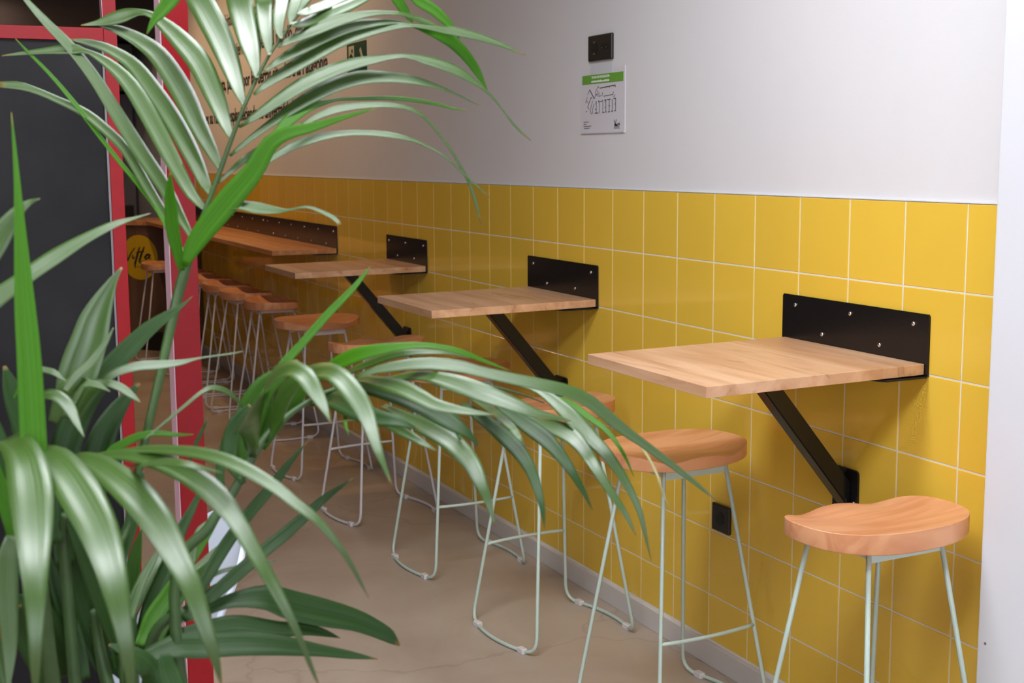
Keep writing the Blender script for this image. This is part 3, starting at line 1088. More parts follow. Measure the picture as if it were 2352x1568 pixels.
# kitchen behind the counter
k_ = thing('kitchen_unit', 'tall grey kitchen cupboard front behind the counter', 'cupboard', (-7.45, -0.9, 0))
box_obj('carcass', (-0.14, 0.0, -1.4, 0.88, 0.0, 2.22), M['cab_grey'], k_)
for i in range(5):
    y0 = -1.38 + i * 0.452
    box_obj('door', (0.0, 0.018, y0, y0 + 0.446, 0.95, 1.78), M['cab_grey'], k_, 0.002)
    box_obj('upper_door', (0.0, 0.018, y0, y0 + 0.446, 1.79, 2.21), M['cab_grey'], k_, 0.002)
    box_obj('lower_door', (0.0, 0.018, y0, y0 + 0.446, 0.10, 0.93), M['cab_grey'], k_, 0.002)
hood = thing('extractor_hood', 'black extractor hood above the grey cupboards', 'hood', (-6.9, -1.9, 2.12))
box_obj('canopy', (-0.35, 0.25, -2.4, 1.78, 0.0, 0.42), M['appliance'], hood, 0.01)
box_obj('canopy_lip', (-0.35, 0.27, -2.42, 1.79, 0.0, 0.03), M['appliance'], hood, 0.004)
struct(box_obj('trim_1', (-7.6, -6.2, -6.0, 0.006, 2.56, HC), M['dark_ceiling']))
tag(box_obj('red_notice', (-0.004, 0.0, -0.075, 0.075, -0.09, 0.09), M['poster'], None, 0, (-7.425, on_x(331, 264, -7.43).y, on_x(331, 264, -7.43).z)), 'small dark red notice stuck on the grey cupboard', 'notice')
# coffee machine on the counter
cm = thing('coffee_machine', 'black machine with bright metal taps standing on the counter', 'machine', (-5.72, -0.62, 1.041), radians(-41))
box_obj('body', (-0.30, 0.20, -0.16, 0.16, 0.0, 0.10), M['appliance'], cm, 0.01)
box_obj('tower', (-0.02, 0.10, -0.08, 0.02, 0.10, 0.36), M['appliance'], cm, 0.01)
bm = bmesh.new(); bmesh.ops.create_uvsphere(bm, u_segments=12, v_segments=8, radius=0.014, matrix=Matrix.Translation((0.05, -0.10, 0.33))); bm_obj('tap_knob', bm, M['screw'], cm, smooth=True)
for k in range(5):
    bm = bmesh.new(); bmesh.ops.create_uvsphere(bm, u_segments=10, v_segments=6, radius=0.010, matrix=Matrix.Translation((-0.22 + k * 0.055, -0.12, 0.108)))
    bm_obj('brass_button', bm, M['gold'], cm, smooth=True)

# ------------------------------------------------------------------ the palm
palm = thing('potted_palm', 'large potted palm with long arching green leaves in the foreground', 'plant', (4.22, -1.955, 0))
PB = Vector((4.22, -1.955, 0))
bm = bmesh.new()
prev = None
rows = []
for r, z in ((0.13, 0.0), (0.15, 0.01), (0.19, 0.52), (0.198, 0.53), (0.198, 0.56), (0.182, 0.56), (0.176, 0.50)):
    rows.append([bm.verts.new((r * cos(2 * pi * k / 32), r * sin(2 * pi * k / 32), z)) for k in range(32)])
for a, b in zip(rows, rows[1:]):
    for k in range(32):
        bm.faces.new((a[k], a[(k + 1) % 32], b[(k + 1) % 32], b[k]))
bm.faces.new(rows[0][::-1])
bm_obj('pot', bm, M['pot'], palm, smooth=True)
bm = bmesh.new()
bmesh.ops.create_circle(bm, cap_ends=True, segments=32, radius=0.182, matrix=Matrix.Translation((0, 0, 0.515)))
bm_obj('soil', bm, M['soil'], palm)


def spline(P, n):
    """Catmull-Rom through rows of a numpy array."""
    P = np.asarray(P, float)
    k = len(P)
    if k == 2:
        t = np.linspace(0, 1, n)[:, None]
        return P[0] * (1 - t) + P[1] * t
    seg = np.sqrt(((P[1:, :2] - P[:-1, :2]) ** 2).sum(1)) ** 0.5
    cu = np.concatenate([[0], np.cumsum(seg)])
    out = []
    for s in np.linspace(0, cu[-1], n):
        i = min(max(int(np.searchsorted(cu, s)) - 1, 0), k - 2)
        u = (s - cu[i]) / (cu[i + 1] - cu[i])
        p0_, p1_, p2_, p3_ = P[max(i - 1, 0)], P[i], P[i + 1], P[min(i + 2, k - 1)]
        m1 = (p2_ - p0_) / 2
        m2 = (p3_ - p1_) / 2
        out.append((2 * u ** 3 - 3 * u ** 2 + 1) * p1_ + (u ** 3 - 2 * u ** 2 + u) * m1 + (-2 * u ** 3 + 3 * u ** 2) * p2_ + (u ** 3 - u ** 2) * m2)
    return np.array(out)


def leaf(pts, d0, d1, m, parent, name='leaflet', tilt=38, fold=0.16, dm=None, roll=0.0):
    """pts: (px, py, width px) along the blade; d0..d1 distance from the lens at base and tip; the blade is a folded strip in space."""
    n = max(10, min(26, 4 * len(pts)))
    S = spline(pts, n)
    cen, wid_ = [], []
    for i, (px, py, wp) in enumerate(S):
        s = i / (n - 1)
        d = d0 + (d1 - d0) * s
        if dm is not None:
            d += (dm - (d0 + d1) / 2) * 4 * s * (1 - s)
        cen.append(at(px, py, d))
        wid_.append(max(0.6, wp) * d / FPX)
    bm = bmesh.new()
    uvl = bm.loops.layers.uv.new('UVMap')
    ringsV = []
    tl = radians(tilt)
    for i in range(n):
        tng = (cen[min(i + 1, n - 1)] - cen[max(i - 1, 0)]).normalized()
        tocam = (CAM - cen[i]).normalized()
        nr = tocam * cos(tl) + Vector((0, 0, 1)) * sin(tl)
        nr = (nr - tng * nr.dot(tng)).normalized()
        if roll:
            nr = Matrix.Rotation(radians(roll) * (i / (n - 1)), 3, tng) @ nr
        wv = tng.cross(nr).normalized()
        # width as seen across the line of sight
        sv = tng.cross(tocam)
        sv = sv.normalized() if sv.length > 1e-4 else wv
        fr = max(0.45, abs(wv.dot(sv)))
        W = wid_[i] / fr
        ring = []
        for q in (-1, -0.5, 0, 0.5, 1):
            off = -fold * W * (1 - abs(q)) * 0.9
            ring.append(bm.verts.new(cen[i] - PB + wv * (q * W / 2) + nr * off))
        ringsV.append(ring)
    for i in range(n - 1):
        for k in range(4):
            f = bm.faces.new((ringsV[i][k], ringsV[i][k + 1], ringsV[i + 1][k + 1], ringsV[i + 1][k]))
            f.smooth = True
            for lp_, (a, b) in zip(f.loops, ((k, i), (k + 1, i), (k + 1, i + 1), (k, i + 1))):
                lp_[uvl].uv = (a / 4, b / (n - 1))
    me = bpy.data.meshes.new(name)
    bm.to_mesh(me)
    bm.free()
    o = link(name, me, m, parent)
    md = o.modifiers.new('thickness', 'SOLIDIFY')
    md.thickness = 0.0005
    md.offset = 0
    return o


def stem(pts, m, parent, name='stem'):
    """pts: (px, py, depth, width px) or a Vector with radius."""
    P, r = [], []
    for p in pts:
        if len(p) == 2:
            P.append(p[0] - PB)
            r.append(p[1])
        else:
            P.append(at(p[0], p[1], p[2]) - PB)
            r.append(p[3] * p[2] / FPX / 2)
    arr = np.array([[*v] for v in P])
    k = len(arr)
    n = 6 * k
    out, rr = [], []
    for j in range(n):
        s = j / (n - 1) * (k - 1)
        i = min(int(s), k - 2)
        u = s - i
        a, b, c, d = arr[max(i - 1, 0)], arr[i], arr[i + 1], arr[min(i + 2, k - 1)]
        m1, m2 = (c - a) / 2, (d - b) / 2
        out.append(Vector((2 * u ** 3 - 3 * u ** 2 + 1) * b + (u ** 3 - 2 * u ** 2 + u) * m1 + (-2 * u ** 3 + 3 * u ** 2) * c + (u ** 3 - u ** 2) * m2))
        rr.append(r[i] * (1 - u) + r[i + 1] * u)
    bm = bmesh.new()
    tube(bm, out, rr, 8)
    return bm_obj(name, bm, m, parent, smooth=True)


def base(dx, dy, z, r):
    return (PB + Vector((dx, dy, z)), r)


L, LD, LB, LY = M['leaf'], M['leaf_dark'], M['leaf_bright'], M['leaf_dry']
# frond 1: the tall one that fans across the top of the picture
f1 = stem([base(0.02, 0.02, 0.50, .010), (272, 1420, 1.47, 20), (296, 1200, 1.49, 19), (332, 1019, 1.52, 19), (364, 878, 1.54, 21), (399, 720, 1.56, 24), (419, 640, 1.57, 26), (445, 560, 1.57, 16), (473, 480, 1.57, 13),
           (507, 388, 1.57, 11), (533, 316, 1.57, 10), (562, 242, 1.57, 9), (591, 178, 1.58, 8), (619, 126, 1.59, 7), (646, 88, 1.60, 6), (686, 33, 1.61, 5), (730, -20, 1.62, 4)], M['stem_mid'], palm, 'frond')
f1['label'] = 'tall arching frond spreading across the top'
left1 = [
    [(686, 33, 6), (694, 16, 14), (704, -4, 18), (716, -40, 12)],
    [(668, 56, 6), (670, 36, 20), (676, 14, 25), (684, -12, 26), (694, -60, 16)],
    [(646, 88, 7), (641, 70, 20), (641, 44, 28), (645, 14, 31), (650, -20, 30), (660, -80, 14)],
    [(619, 126, 8), (615, 96, 24), (610, 60, 34), (607, 24, 37), (605, -10, 38), (606, -90, 18)],
    [(590, 178, 9), (583, 140, 30), (573, 96, 50), (560, 44, 58), (550, 0, 60), (540, -50, 55), (528, -120, 25)],
    [(562, 242, 9), (549, 210, 26), (530, 152, 46), (505, 88, 58), (478, 34, 60), (455, -8, 58), (425, -60, 48), (390, -110, 20)],
    [(533, 318, 10), (519, 288, 26), (494, 222, 46), (457, 142, 54), (415, 92, 46), (378, 56, 32), (348, 34, 16), (322, 28, 14), (290, 34, 28), (258, 43, 27), (222, 53, 12), (186, 58, 2)],
    [(507, 390, 10), (491, 356, 26), (456, 290, 42), (418, 210, 52), (370, 134, 46), (328, 97, 36), (274, 69, 22), (240, 60, 10), (222, 56, 2)],
    [(484, 446, 10), (470, 420, 26), (442, 358, 40), (397, 276, 46), (342, 196, 44), (302, 145, 33), (247, 111, 22), (198, 96, 14), (160, 91, 2)],
    [(472, 481, 10), (440, 446, 26), (391, 358, 38), (348, 276, 42), (302, 199, 37), (260, 154, 28), (220, 127, 16), (198, 118, 10), (163, 112, 24), (109, 116, 15), (54, 122, 8), (4, 128, 2)],
    [(445, 552, 9), (418, 505, 22), (378, 430, 32), (329, 357, 35), (274, 270, 33), (220, 183, 28), (165, 111, 25), (110, 55, 20), (62, 2, 12), (20, -50, 3)],
    [(425, 600, 8), (392, 520, 18), (338, 428, 24), (288, 343, 24), (232, 288, 24), (190, 256, 21), (137, 231, 16), (83, 208, 15), (40, 196, 18), (-6, 194, 12)],
    [(420, 610, 5), (372, 500, 9), (321, 428, 10), (272, 368, 10), (226, 309, 10), (191, 262, 11), (152, 213, 10), (109, 164, 8), (63, 118, 6), (35, 88, 1)],
]
for i, p in enumerate(left1):
    leaf(p, 1.57, 1.74 + 0.012 * (i % 3), LB if i == 12 else L, f1, tilt=32, dm=1.72, fold=0.10)
leaf([(418, 622, 14), (408, 580, 24), (398, 535, 30), (392, 478, 28), (390, 434, 18), (391, 397, 2)], 1.55, 1.50, LB, f1, tilt=25, fold=0.2)
leaf([(423, 612, 14), (436, 580, 34), (461, 540, 46), (500, 490, 54), (542, 440, 54), (583, 392, 46), (620, 330, 38), (662, 305, 30), (714, 293, 22), (781, 272, 12), (832, 257, 6), (865, 249, 1)], 1.54, 1.50, LB, f1, tilt=20, fold=0.1)
leaf([(468, 512, 4), (500, 482, 10), (532, 472, 15), (562, 472, 22), (595, 478, 26), (636, 483, 15), (664, 482, 5), (704, 475, 6), (739, 486, 8), (766, 500, 10), (781, 515, 8)], 1.54, 1.50, L, f1, tilt=40)
right1 = [
    ([(686, 33, 5), (700, 29, 16), (740, 14, 21), (781, -2, 18), (850, -22, 4)], L),
    ([(668, 58, 6), (690, 56, 18), (728, 42, 24), (781, 22, 25), (826, 2, 20), (880, -25, 6)], L),
    ([(638, 108, 6), (672, 90, 18), (727, 67, 25), (781, 46, 24), (836, 33, 16), (877, 29, 10), (917, 31, 8), (945, 38, 10), (972, 47, 12), (1004, 58, 2)], L),
    ([(606, 164, 6), (645, 137, 18), (700, 106, 28), (754, 80, 27), (808, 60, 25), (863, 52, 17), (904, 50, 11), (952, 54, 2)], L),
    ([(583, 217, 6), (618, 189, 18), (672, 155, 28), (727, 121, 33), (781, 93, 30), (836, 74, 26), (890, 62, 19), (940, 58, 9), (985, 62, 12), (1032, 70, 19), (1083, 80, 18), (1146, 100, 11), (1208, 127, 1)], L),
    ([(549, 292, 6), (591, 264, 18), (645, 226, 27), (700, 191, 32), (754, 166, 31), (808, 147, 26), (863, 136, 18), (917, 128, 9), (950, 131, 13), (985, 140, 21), (1022, 151, 23), (1060, 168, 20), (1097, 193, 11), (1123, 214, 5), (1148, 243, 4), (1168, 270, 3), (1190, 297, 6), (1220, 323, 1)], L),
    ([(528, 358, 6), (563, 328, 12), (618, 286, 17), (672, 248, 25), (727, 215, 31), (781, 191, 33), (836, 177, 32), (890, 177, 25), (945, 183, 20), (999, 197, 10), (1036, 211, 5), (1072, 228, 3), (1100, 241, 1)], L),
    ([(501, 420, 6), (536, 388, 12), (565, 364, 16), (600, 340, 16), (650, 300, 10), (690, 285, 2)], L),
    ([(620, 325, 4), (640, 300, 18), (672, 268, 28), (708, 245, 22), (752, 233, 10), (781, 228, 7), (836, 226, 8), (890, 225, 9), (945, 229, 9), (999, 238, 7), (1040, 249, 4), (1072, 253, 1)], LB),
    ([(655, 320, 4), (694, 290, 10), (727, 268, 14), (781, 249, 18), (836, 242, 14), (890, 241, 12), (931, 246, 10), (966, 262, 7), (993, 288, 6), (1019, 321, 6), (1044, 357, 6), (1062, 390, 6), (1078, 421, 7), (1093, 465, 7), (1106, 520, 1)], L),
    ([(585, 395, 4), (626, 362, 14), (672, 336, 18), (727, 317, 18), (781, 307, 14), (836, 305, 12), (890, 309, 14), (931, 317, 10), (964, 328, 6), (1019, 357, 4), (1065, 399, 4), (1099, 431, 4), (1124, 453, 1)], L),
]
for i, (p, m_) in enumerate(right1):
    leaf(p, 1.575, 1.70 - 0.015 * (i % 4), m_, f1, tilt=38, fold=0.07)
leaf([(940, 57, 4), (975, 68, 14), (1008, 80, 24), (1038, 96, 28), (1060, 116, 26), (1080, 140, 22), (1097, 166, 17), (1119, 206, 2)], 1.66, 1.72, LB, f1, tilt=15)
leaf([(890, -60, 14), (906, -14, 24), (920, 10, 23), (932, 28, 19), (948, 53, 3)], 1.66, 1.68, LB, f1, tilt=15)
leaf([(930, -30, 18), (962, 2, 24), (995, 22, 25), (1022, 46, 20), (1040, 66, 12), (1057, 91, 1)], 1.66, 1.68, LB, f1, tilt=15)
leaf([(420, -40, 30), (395, -4, 34), (370, 26, 28), (353, 48, 16), (337, 78, 2)], 1.50, 1.50, LB, f1, tilt=15)

# frond 2: the low arching frond on the right
f2 = stem([base(0.05, 0.03, 0.50, .010), base(0.05, 0.06, 0.72, .009), (400, 1380, 1.42, 26), (480, 1210, 1.42, 26), (524, 1149, 1.43, 24), (569, 1070, 1.44, 22), (607, 1008, 1.45, 20), (660, 955, 1.47, 16), (740, 905, 1.50, 12),
           (840, 878, 1.55, 10), (950, 868, 1.60, 8), (1060, 874, 1.66, 7), (1180, 900, 1.72, 5), (1250, 925, 1.76, 3)], M['stem_dark'], palm, 'frond')
f2['label'] = 'low arching frond reaching right towards the stools'
F2 = [
    ([(580, 1050, 16), (572, 990, 46), (580, 930, 62), (606, 886, 56), (640, 858, 38), (668, 848, 34), (694, 858, 44), (716, 886, 40), (736, 920, 28), (750, 948, 14), (760, 972, 2)], L, 1.44, 1.38),
    ([(610, 1010, 14), (650, 925, 50), (690, 875, 44), (722, 856, 32), (752, 852, 38), (780, 866, 47), (806, 896, 50), (832, 934, 46), (849, 974, 34), (863, 1018, 25), (877, 1056, 16), (900, 1114, 2)], L, 1.46, 1.40),
    ([(690, 905, 10), (748, 850, 22), (793, 825, 33), (844, 808, 30), (913, 796, 19), (982, 793, 13), (1051, 805, 12), (1103, 825, 9), (1173, 852, 1)], LB, 1.50, 1.62),
    ([(770, 878, 6), (800, 854, 12), (844, 836, 16), (896, 818, 16), (948, 809, 14), (1017, 809, 8), (1080, 822, 2)], L, 1.53, 1.62),
    ([(800, 880, 6), (844, 854, 14), (913, 840, 24), (982, 834, 28), (1051, 840, 29), (1103, 853, 26), (1171, 868, 26), (1240, 882, 27), (1295, 895, 29), (1348, 917, 30), (1391, 951, 28), (1433, 987, 24), (1465, 1009, 20), (1508, 1041, 18), (1554, 1075, 14), (1617, 1125, 7), (1645, 1149, 1)], L, 1.54, 1.80),
    ([(800, 884, 8), (830, 870, 16), (861, 874, 26), (913, 887, 38), (958, 908, 37), (999, 929, 29), (1051, 941, 20), (1100, 948, 11), (1135, 952, 2)], L, 1.53, 1.55),
    ([(880, 873, 8), (930, 864, 18), (982, 863, 26), (1051, 881, 41), (1120, 906, 42), (1189, 932, 32), (1231, 948, 21), (1274, 958, 12), (1310, 966, 2)], L, 1.58, 1.66),
    ([(790, 895, 8), (830, 888, 26), (896, 900, 42), (965, 927, 47), (1034, 968, 38), (1079, 1000, 16), (1101, 1027, 2)], LD, 1.55, 1.58),
    ([(720, 920, 10), (762, 915, 40), (810, 938, 46), (860, 958, 40), (915, 968, 22), (960, 985, 4)], LD, 1.53, 1.56),
    ([(880, 930, 12), (930, 956, 26), (982, 981, 42), (1034, 1012, 46), (1079, 1058, 42), (1103, 1106, 31), (1120, 1148, 19), (1138, 1208, 2)], L, 1.58, 1.58),
    ([(820, 925, 10), (855, 943, 20), (896, 974, 24), (948, 1004, 20), (1002, 1034, 3)], L, 1.57, 1.56),
    ([(1060, 925, 10), (1100, 953, 26), (1136, 982, 32), (1168, 1010, 38), (1199, 1046, 33), (1222, 1086, 26), (1236, 1128, 20), (1246, 1168, 12), (1251, 1214, 1)], LD, 1.64, 1.60),
    ([(1085, 915, 8), (1121, 936, 16), (1146, 954, 19), (1172, 977, 19), (1189, 999, 14), (1206, 1024, 2)], L, 1.63, 1.62),
    ([(1120, 915, 8), (1168, 946, 22), (1210, 975, 36), (1253, 1008, 38), (1284, 1042, 29), (1308, 1074, 22), (1339, 1126, 12), (1361, 1172, 1)], LD, 1.68, 1.68),
    ([(1190, 945, 6), (1231, 968, 18), (1274, 981, 36), (1312, 1000, 40), (1338, 1028, 33), (1361, 1062, 27), (1404, 1131, 19), (1437, 1180, 12), (1461, 1230, 1)], L, 1.70, 1.70),
    ([(1180, 880, 8), (1231, 892, 16), (1274, 921, 28), (1306, 950, 37), (1338, 984, 38), (1370, 1018, 32), (1401, 1052, 26), (1433, 1099, 20), (1466, 1165, 14), (1480, 1217, 9), (1496, 1288, 1)], L, 1.70, 1.74),
    ([(1250, 905, 6), (1306, 924, 14), (1348, 954, 15), (1380, 977, 13), (1401, 997, 11), (1418, 1019, 9), (1436, 1049, 7), (1456, 1094, 1)], LB, 1.74, 1.75),
    ([(1460, 1005, 4), (1477, 1031, 6), (1495, 1060, 6), (1511, 1094, 6), (1522, 1130, 5), (1539, 1167, 1)], LY, 1.76, 1.77),
    ([(1015, 945, 6), (1048, 960, 12), (1054, 985, 10), (1057, 1012, 1)], LB, 1.62, 1.62),
    ([(792, 945, 6), (794, 975, 8), (801, 1000, 1)], LB, 1.52, 1.52),
]
for p, m_, a, b in F2:
    b -= 0.17
    leaf(p, a, b, m_, f2, tilt=38, fold=0.10, dm=(a + b) / 2 - 0.05)
leaf([(566, 1085, 20), (566, 1010, 56), (578, 945, 66), (606, 893, 56), (642, 862, 36), (668, 852, 14)], 1.47, 1.46, M['leaf_mid'], f2, tilt=12, fold=0.14)
leaf([(600, 1030, 20), (634, 960, 50), (668, 910, 56), (706, 874, 44), (742, 856, 16)], 1.49, 1.48, M['leaf_mid'], f2, tilt=12, fold=0.14)
leaf([(600, 912, 10), (642, 846, 19), (696, 786, 19), (751, 723, 18), (805, 668, 14), (832, 636, 9), (850, 612, 1)], 1.46, 1.52, LB, f2, tilt=18)
leaf([(560, 1110, 12), (530, 1060, 30), (530, 1005, 36), (548, 960, 26), (575, 930, 8)], 1.43, 1.44, LD, f2, tilt=20)
leaf([(520, 1150, 10), (505, 1090, 20), (520, 1020, 26), (540, 960, 18), (556, 935, 2)], 1.42, 1.45, LD, f2, tilt=20)
leaf([(566, 955, 4), (548, 922, 7), (520, 898, 12), (490, 890, 12), (466, 898, 9), (420, 935, 7), (360, 985, 5), (330, 1010, 1)], 1.45, 1.38, L, f2, tilt=30)

# frond 3: the near one drooping across the lower left
f3 = stem([base(-0.02, -0.05, 0.50, .010), base(0.08, -0.10, 0.80, .009), (-60, 1260, 1.30, 24), (-40, 1085, 1.29, 18), (20, 1026, 1.28, 11), (110, 1045, 1.28, 8), (200, 1054, 1.28, 7), (290, 1050, 1.28, 5), (350, 1044, 1.28, 3)], M['stem_mid'], palm, 'frond')
f3['label'] = 'near frond drooping across the lower left corner'
F3 = [
    [(6, 1006, 30), (30, 1012, 62), (55, 1046, 84), (69, 1113, 98), (76, 1198, 88), (79, 1283, 68), (81, 1369, 49), (81, 1454, 34), (81, 1539, 22), (82, 1610, 4)],
    [(84, 1030, 30), (112, 1042, 62), (145, 1074, 84), (188, 1141, 96), (226, 1216, 89), (251, 1292, 73), (269, 1369, 57), (284, 1445, 41), (295, 1518, 30), (304, 1600, 8)],
    [(165, 1046, 22), (205, 1056, 46), (250, 1082, 62), (308, 1132, 77), (362, 1199, 74), (405, 1276, 60), (440, 1348, 48), (470, 1434, 37), (491, 1498, 25), (509, 1575, 4)],
    [(200, 1049, 10), (277, 1043, 24), (349, 1054, 37), (426, 1084, 50), (490, 1131, 54), (541, 1191, 43), (581, 1262, 37), (610, 1311, 31), (640, 1365, 27), (670, 1424, 20), (693, 1475, 14), (714, 1529, 10), (735, 1580, 3)],
    [(250, 1040, 8), (310, 1033, 15), (362, 1031, 19), (447, 1038, 27), (511, 1054, 31), (575, 1083, 31), (639, 1123, 28), (684, 1160, 25), (728, 1193, 20), (767, 1238, 15), (797, 1280, 12), (824, 1328, 8), (848, 1374, 1)],
    [(275, 1078, 6), (320, 1068, 13), (370, 1060, 16), (420, 1064, 15), (470, 1075, 9), (510, 1085, 2)],
]
for i, p in enumerate(F3):
    leaf(p, 1.27, 1.10 + 0.03 * (i > 2), LY if i == 6 else L, f3, tilt=40, fold=0.10, dm=1.11)

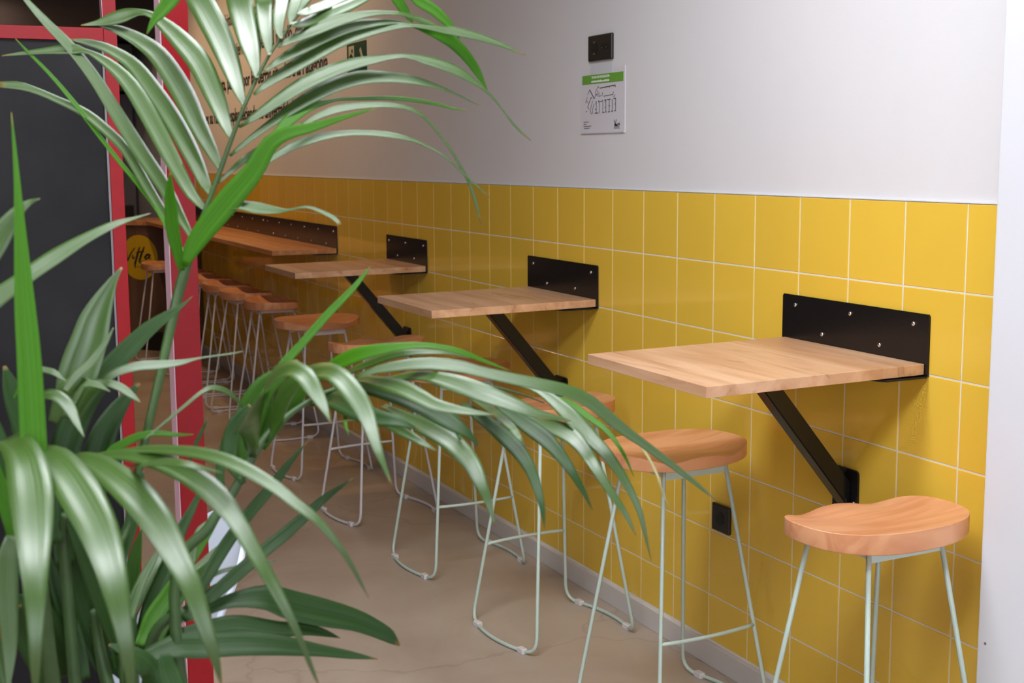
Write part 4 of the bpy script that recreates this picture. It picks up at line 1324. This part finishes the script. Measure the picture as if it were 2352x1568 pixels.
# short-stemmed blades on the left and in the heart of the plant
blades = [
    ([(84, 1180, 60), (80, 1080, 60), (76, 1000, 58), (71, 900, 56), (65, 800, 52), (57, 700, 45), (48, 560, 29), (40, 430, 15), (34, 350, 9), (26, 258, 1)], LB, 1.24, 1.30, 10, .25),
    ([(-40, 600, 60), (-4, 548, 52), (32, 496, 33), (64, 467, 15), (92, 456, 1)], L, 1.30, 1.30, 35, .1),
    ([(-20, 692, 46), (32, 655, 38), (80, 620, 36), (128, 588, 35), (191, 550, 25), (255, 518, 17), (297, 504, 8), (346, 490, 1)], L, 1.34, 1.42, 40, .1),
    ([(150, 960, 50), (172, 880, 82), (188, 830, 86), (204, 783, 80), (218, 735, 68), (238, 687, 44), (261, 642, 18), (280, 614, 4)], L, 1.38, 1.40, 20, .3),
    ([(148, 900, 12), (175, 863, 18), (207, 834, 18), (239, 792, 13), (261, 752, 1)], L, 1.34, 1.36, 30, .1),
    ([(150, 945, 30), (191, 900, 44), (239, 856, 47), (287, 808, 45), (335, 760, 36), (383, 725, 22), (420, 700, 8), (442, 680, 1)], LD, 1.42, 1.48, 30, .22),
    ([(205, 905, 10), (239, 873, 17), (271, 853, 19), (319, 840, 21), (367, 837, 20), (415, 832, 13), (459, 822, 4), (530, 812, 3), (560, 806, 1)], L, 1.40, 1.46, 40, .1),
    ([(85, 846, 12), (107, 850, 13), (127, 857, 12), (151, 876, 2)], L, 1.30, 1.29, 40, .1),
    ([(85, 915, 14), (110, 905, 22), (134, 911, 27), (159, 936, 28), (177, 972, 15), (194, 1004, 1)], L, 1.30, 1.27, 40, .1),
    ([(120, 970, 20), (150, 900, 42), (178, 880, 30), (202, 879, 17), (226, 885, 13), (253, 899, 1)], L, 1.36, 1.34, 30, .1),
    ([(170, 960, 20), (210, 895, 30), (240, 879, 17), (274, 888, 19), (299, 905, 17), (323, 924, 1)], L, 1.37, 1.36, 34, .1),
    ([(225, 1085, 10), (251, 1040, 19), (286, 1017, 20), (323, 1000, 17), (360, 994, 13), (405, 998, 9), (445, 997, 1)], LB, 1.40, 1.42, 25, .1),
    ([(150, 1300, 40), (140, 1150, 60), (150, 1030, 66), (190, 930, 60), (240, 870, 40), (290, 830, 4)], LD, 1.44, 1.46, 20, .2),
    ([(200, 1280, 40), (215, 1130, 56), (230, 1020, 60), (270, 940, 40), (320, 880, 6)], LD, 1.46, 1.50, 20, .2),
    ([(120, 1250, 50), (100, 1100, 60), (60, 980, 60), (30, 900, 44), (10, 840, 6)], LD, 1.40, 1.42, 20, .2),
    ([(40, 1250, 40), (20, 1120, 56), (-10, 1010, 50), (-40, 900, 10)], LD, 1.36, 1.36, 20, .2),
    ([(110, 1200, 40), (70, 1050, 44), (45, 950, 44), (55, 890, 26), (62, 850, 4)], LB, 1.42, 1.42, 10, .2),
    ([(60, 1330, 20), (40, 1240, 36), (15, 1160, 36), (-15, 1060, 20)], LB, 1.34, 1.32, 10, .2),
    ([(30, 1230, 30), (19, 1278, 46), (17, 1340, 48), (20, 1420, 42), (22, 1500, 30), (18, 1590, 4)], L, 1.30, 1.26, 35, .1),
    ([(475, 1378, 24), (519, 1340, 32), (567, 1298, 31), (609, 1262, 30), (669, 1213, 28), (743, 1146, 18), (812, 1097, 1)], LD, 1.44, 1.56, 25, .2),
    ([(450, 1370, 20), (475, 1325, 28), (504, 1274, 30), (540, 1220, 28), (579, 1170, 27), (621, 1121, 24), (660, 1068, 16), (706, 1014, 1)], LD, 1.44, 1.54, 25, .2),
    ([(420, 1420, 20), (484, 1396, 26), (534, 1378, 34), (609, 1371, 56), (669, 1389, 66), (743, 1406, 63), (818, 1424, 49), (878, 1450, 36), (900, 1464, 26), (918, 1482, 3)], LD, 1.44, 1.54, 30, .16),
    ([(330, 1510, 30), (400, 1484, 54), (460, 1482, 58), (549, 1477, 56), (624, 1480, 48), (684, 1486, 38), (743, 1494, 26), (803, 1503, 18), (868, 1513, 1)], LD, 1.40, 1.50, 30, .14),
    ([(420, 1450, 20), (490, 1438, 36), (549, 1432, 40), (639, 1444, 36), (699, 1444, 28), (743, 1452, 18), (782, 1465, 1)], LD, 1.43, 1.51, 30, .16),
    ([(330, 1490, 20), (345, 1400, 36), (380, 1310, 34), (415, 1220, 26), (450, 1150, 14), (474, 1090, 1)], LD, 1.46, 1.56, 20, .2),
    ([(320, 1480, 20), (350, 1420, 40), (385, 1370, 40), (430, 1300, 26), (470, 1240, 16), (505, 1190, 1)], LB, 1.45, 1.54, 15, .2),
    ([(290, 1440, 14), (315, 1370, 34), (350, 1300, 30), (372, 1268, 18), (398, 1216, 1)], L, 1.46, 1.52, 25, .1),
    ([(300, 1420, 14), (325, 1345, 14), (350, 1290, 14), (378, 1240, 1)], L, 1.44, 1.48, 25, .1),
    ([(420, 1325, 10), (455, 1300, 14), (490, 1270, 16), (530, 1238, 12), (560, 1222, 1)], L, 1.45, 1.52, 30, .1),
    ([(430, 1365, 8), (490, 1320, 10), (540, 1303, 10), (600, 1292, 6), (640, 1285, 1)], L, 1.45, 1.52, 30, .1),
    ([(420, 1325, 6), (440, 1300, 12), (452, 1230, 16), (470, 1205, 12), (476, 1195, 1)], L, 1.46, 1.50, 30, .1),
    ([(280, 1500, 30), (255, 1420, 50), (220, 1330, 50), (190, 1250, 44), (150, 1180, 10)], LD, 1.46, 1.40, 20, .2),
    ([(240, 1540, 30), (210, 1460, 60), (180, 1370, 60), (160, 1270, 50), (150, 1200, 10)], LD, 1.48, 1.44, 20, .2),
    ([(300, 1560, 30), (250, 1500, 60), (160, 1440, 60), (110, 1360, 40), (90, 1300, 6)], LD, 1.50, 1.46, 20, .2),
    ([(230, 1460, 14), (214, 1410, 30), (222, 1340, 34), (245, 1280, 28), (270, 1230, 8)], LB, 1.47, 1.50, 15, .2),
    ([(330, 1600, 30), (350, 1555, 50), (330, 1520, 46), (290, 1495, 30), (250, 1480, 4)], LD, 1.38, 1.36, 35, .1),
    ([(380, 1500, 20), (385, 1535, 44), (400, 1575, 50), (410, 1620, 30)], LD, 1.36, 1.34, 35, .1),
    ([(260, 1330, 20), (285, 1250, 34), (305, 1190, 30), (322, 1130, 20), (330, 1080, 1)], LD, 1.47, 1.50, 20, .2),
    ([(150, 1560, 50), (140, 1500, 60), (110, 1420, 50), (60, 1380, 30), (20, 1370, 4)], LD, 1.46, 1.40, 20, .2),
    ([(120, 1620, 40), (105, 1540, 60), (60, 1460, 56), (30, 1400, 40)], LD, 1.42, 1.36, 20, .2),
    ([(318, 1520, 16), (330, 1440, 30), (352, 1360, 32), (378, 1290, 22), (402, 1230, 1)], M['leaf_mid'], 1.47, 1.53, 15, .2),
    ([(300, 1520, 16), (296, 1440, 34), (300, 1350, 36), (312, 1270, 26), (326, 1210, 1)], M['leaf_mid'], 1.49, 1.53, 15, .2),
    ([(340, 1520, 16), (368, 1450, 30), (402, 1385, 30), (442, 1330, 20), (480, 1290, 1)], M['leaf_mid'], 1.45, 1.52, 15, .2),
    ([(260, 1540, 16), (240, 1460, 34), (236, 1380, 36), (246, 1300, 26), (262, 1240, 1)], M['leaf_mid'], 1.49, 1.52, 15, .2),
    ([(350, 1510, 14), (395, 1440, 22), (440, 1390, 22), (490, 1350, 14), (530, 1325, 1)], LD, 1.46, 1.54, 15, .2),
    ([(200, 1560, 16), (176, 1480, 40), (150, 1400, 40), (128, 1330, 30), (112, 1270, 1)], LD, 1.46, 1.46, 15, .2),
    ([(430, 1080, 4), (450, 1020, 9), (466, 985, 8), (476, 960, 1)], LD, 1.48, 1.50, 20, .1),
]
for p, m_, a, b, tl, fo in blades:
    leaf(p, a, b, m_, palm, 'leaf', tilt=tl, fold=fo)
# leaf stalks running down into the pot
for pts in (
    [base(-0.03, -0.02, 0.50, .009), base(-0.02, -0.05, 0.8, .008), (150, 1300, 1.42, 26), (150, 1180, 1.40, 20)],
    [base(0.0, -0.06, 0.50, .009), base(0.06, -0.08, 0.85, .008), (84, 1250, 1.26, 30), (84, 1150, 1.25, 26)],
    [base(-0.05, 0.0, 0.50, .010), base(-0.03, 0.0, 0.8, .010), (300, 1480, 1.46, 34), (300, 1400, 1.46, 22)],
    [base(0.0, 0.05, 0.50, .009), base(0.0, 0.04, 0.8, .009), (345, 1500, 1.44, 30), (420, 1400, 1.43, 18)],
    [base(0.06, 0.0, 0.50, .008), base(0.05, 0.0, 0.8, .008), (240, 1540, 1.47, 30), (215, 1400, 1.46, 18)],
):
    stem(pts, M['stem_dark'], palm, 'stalk')
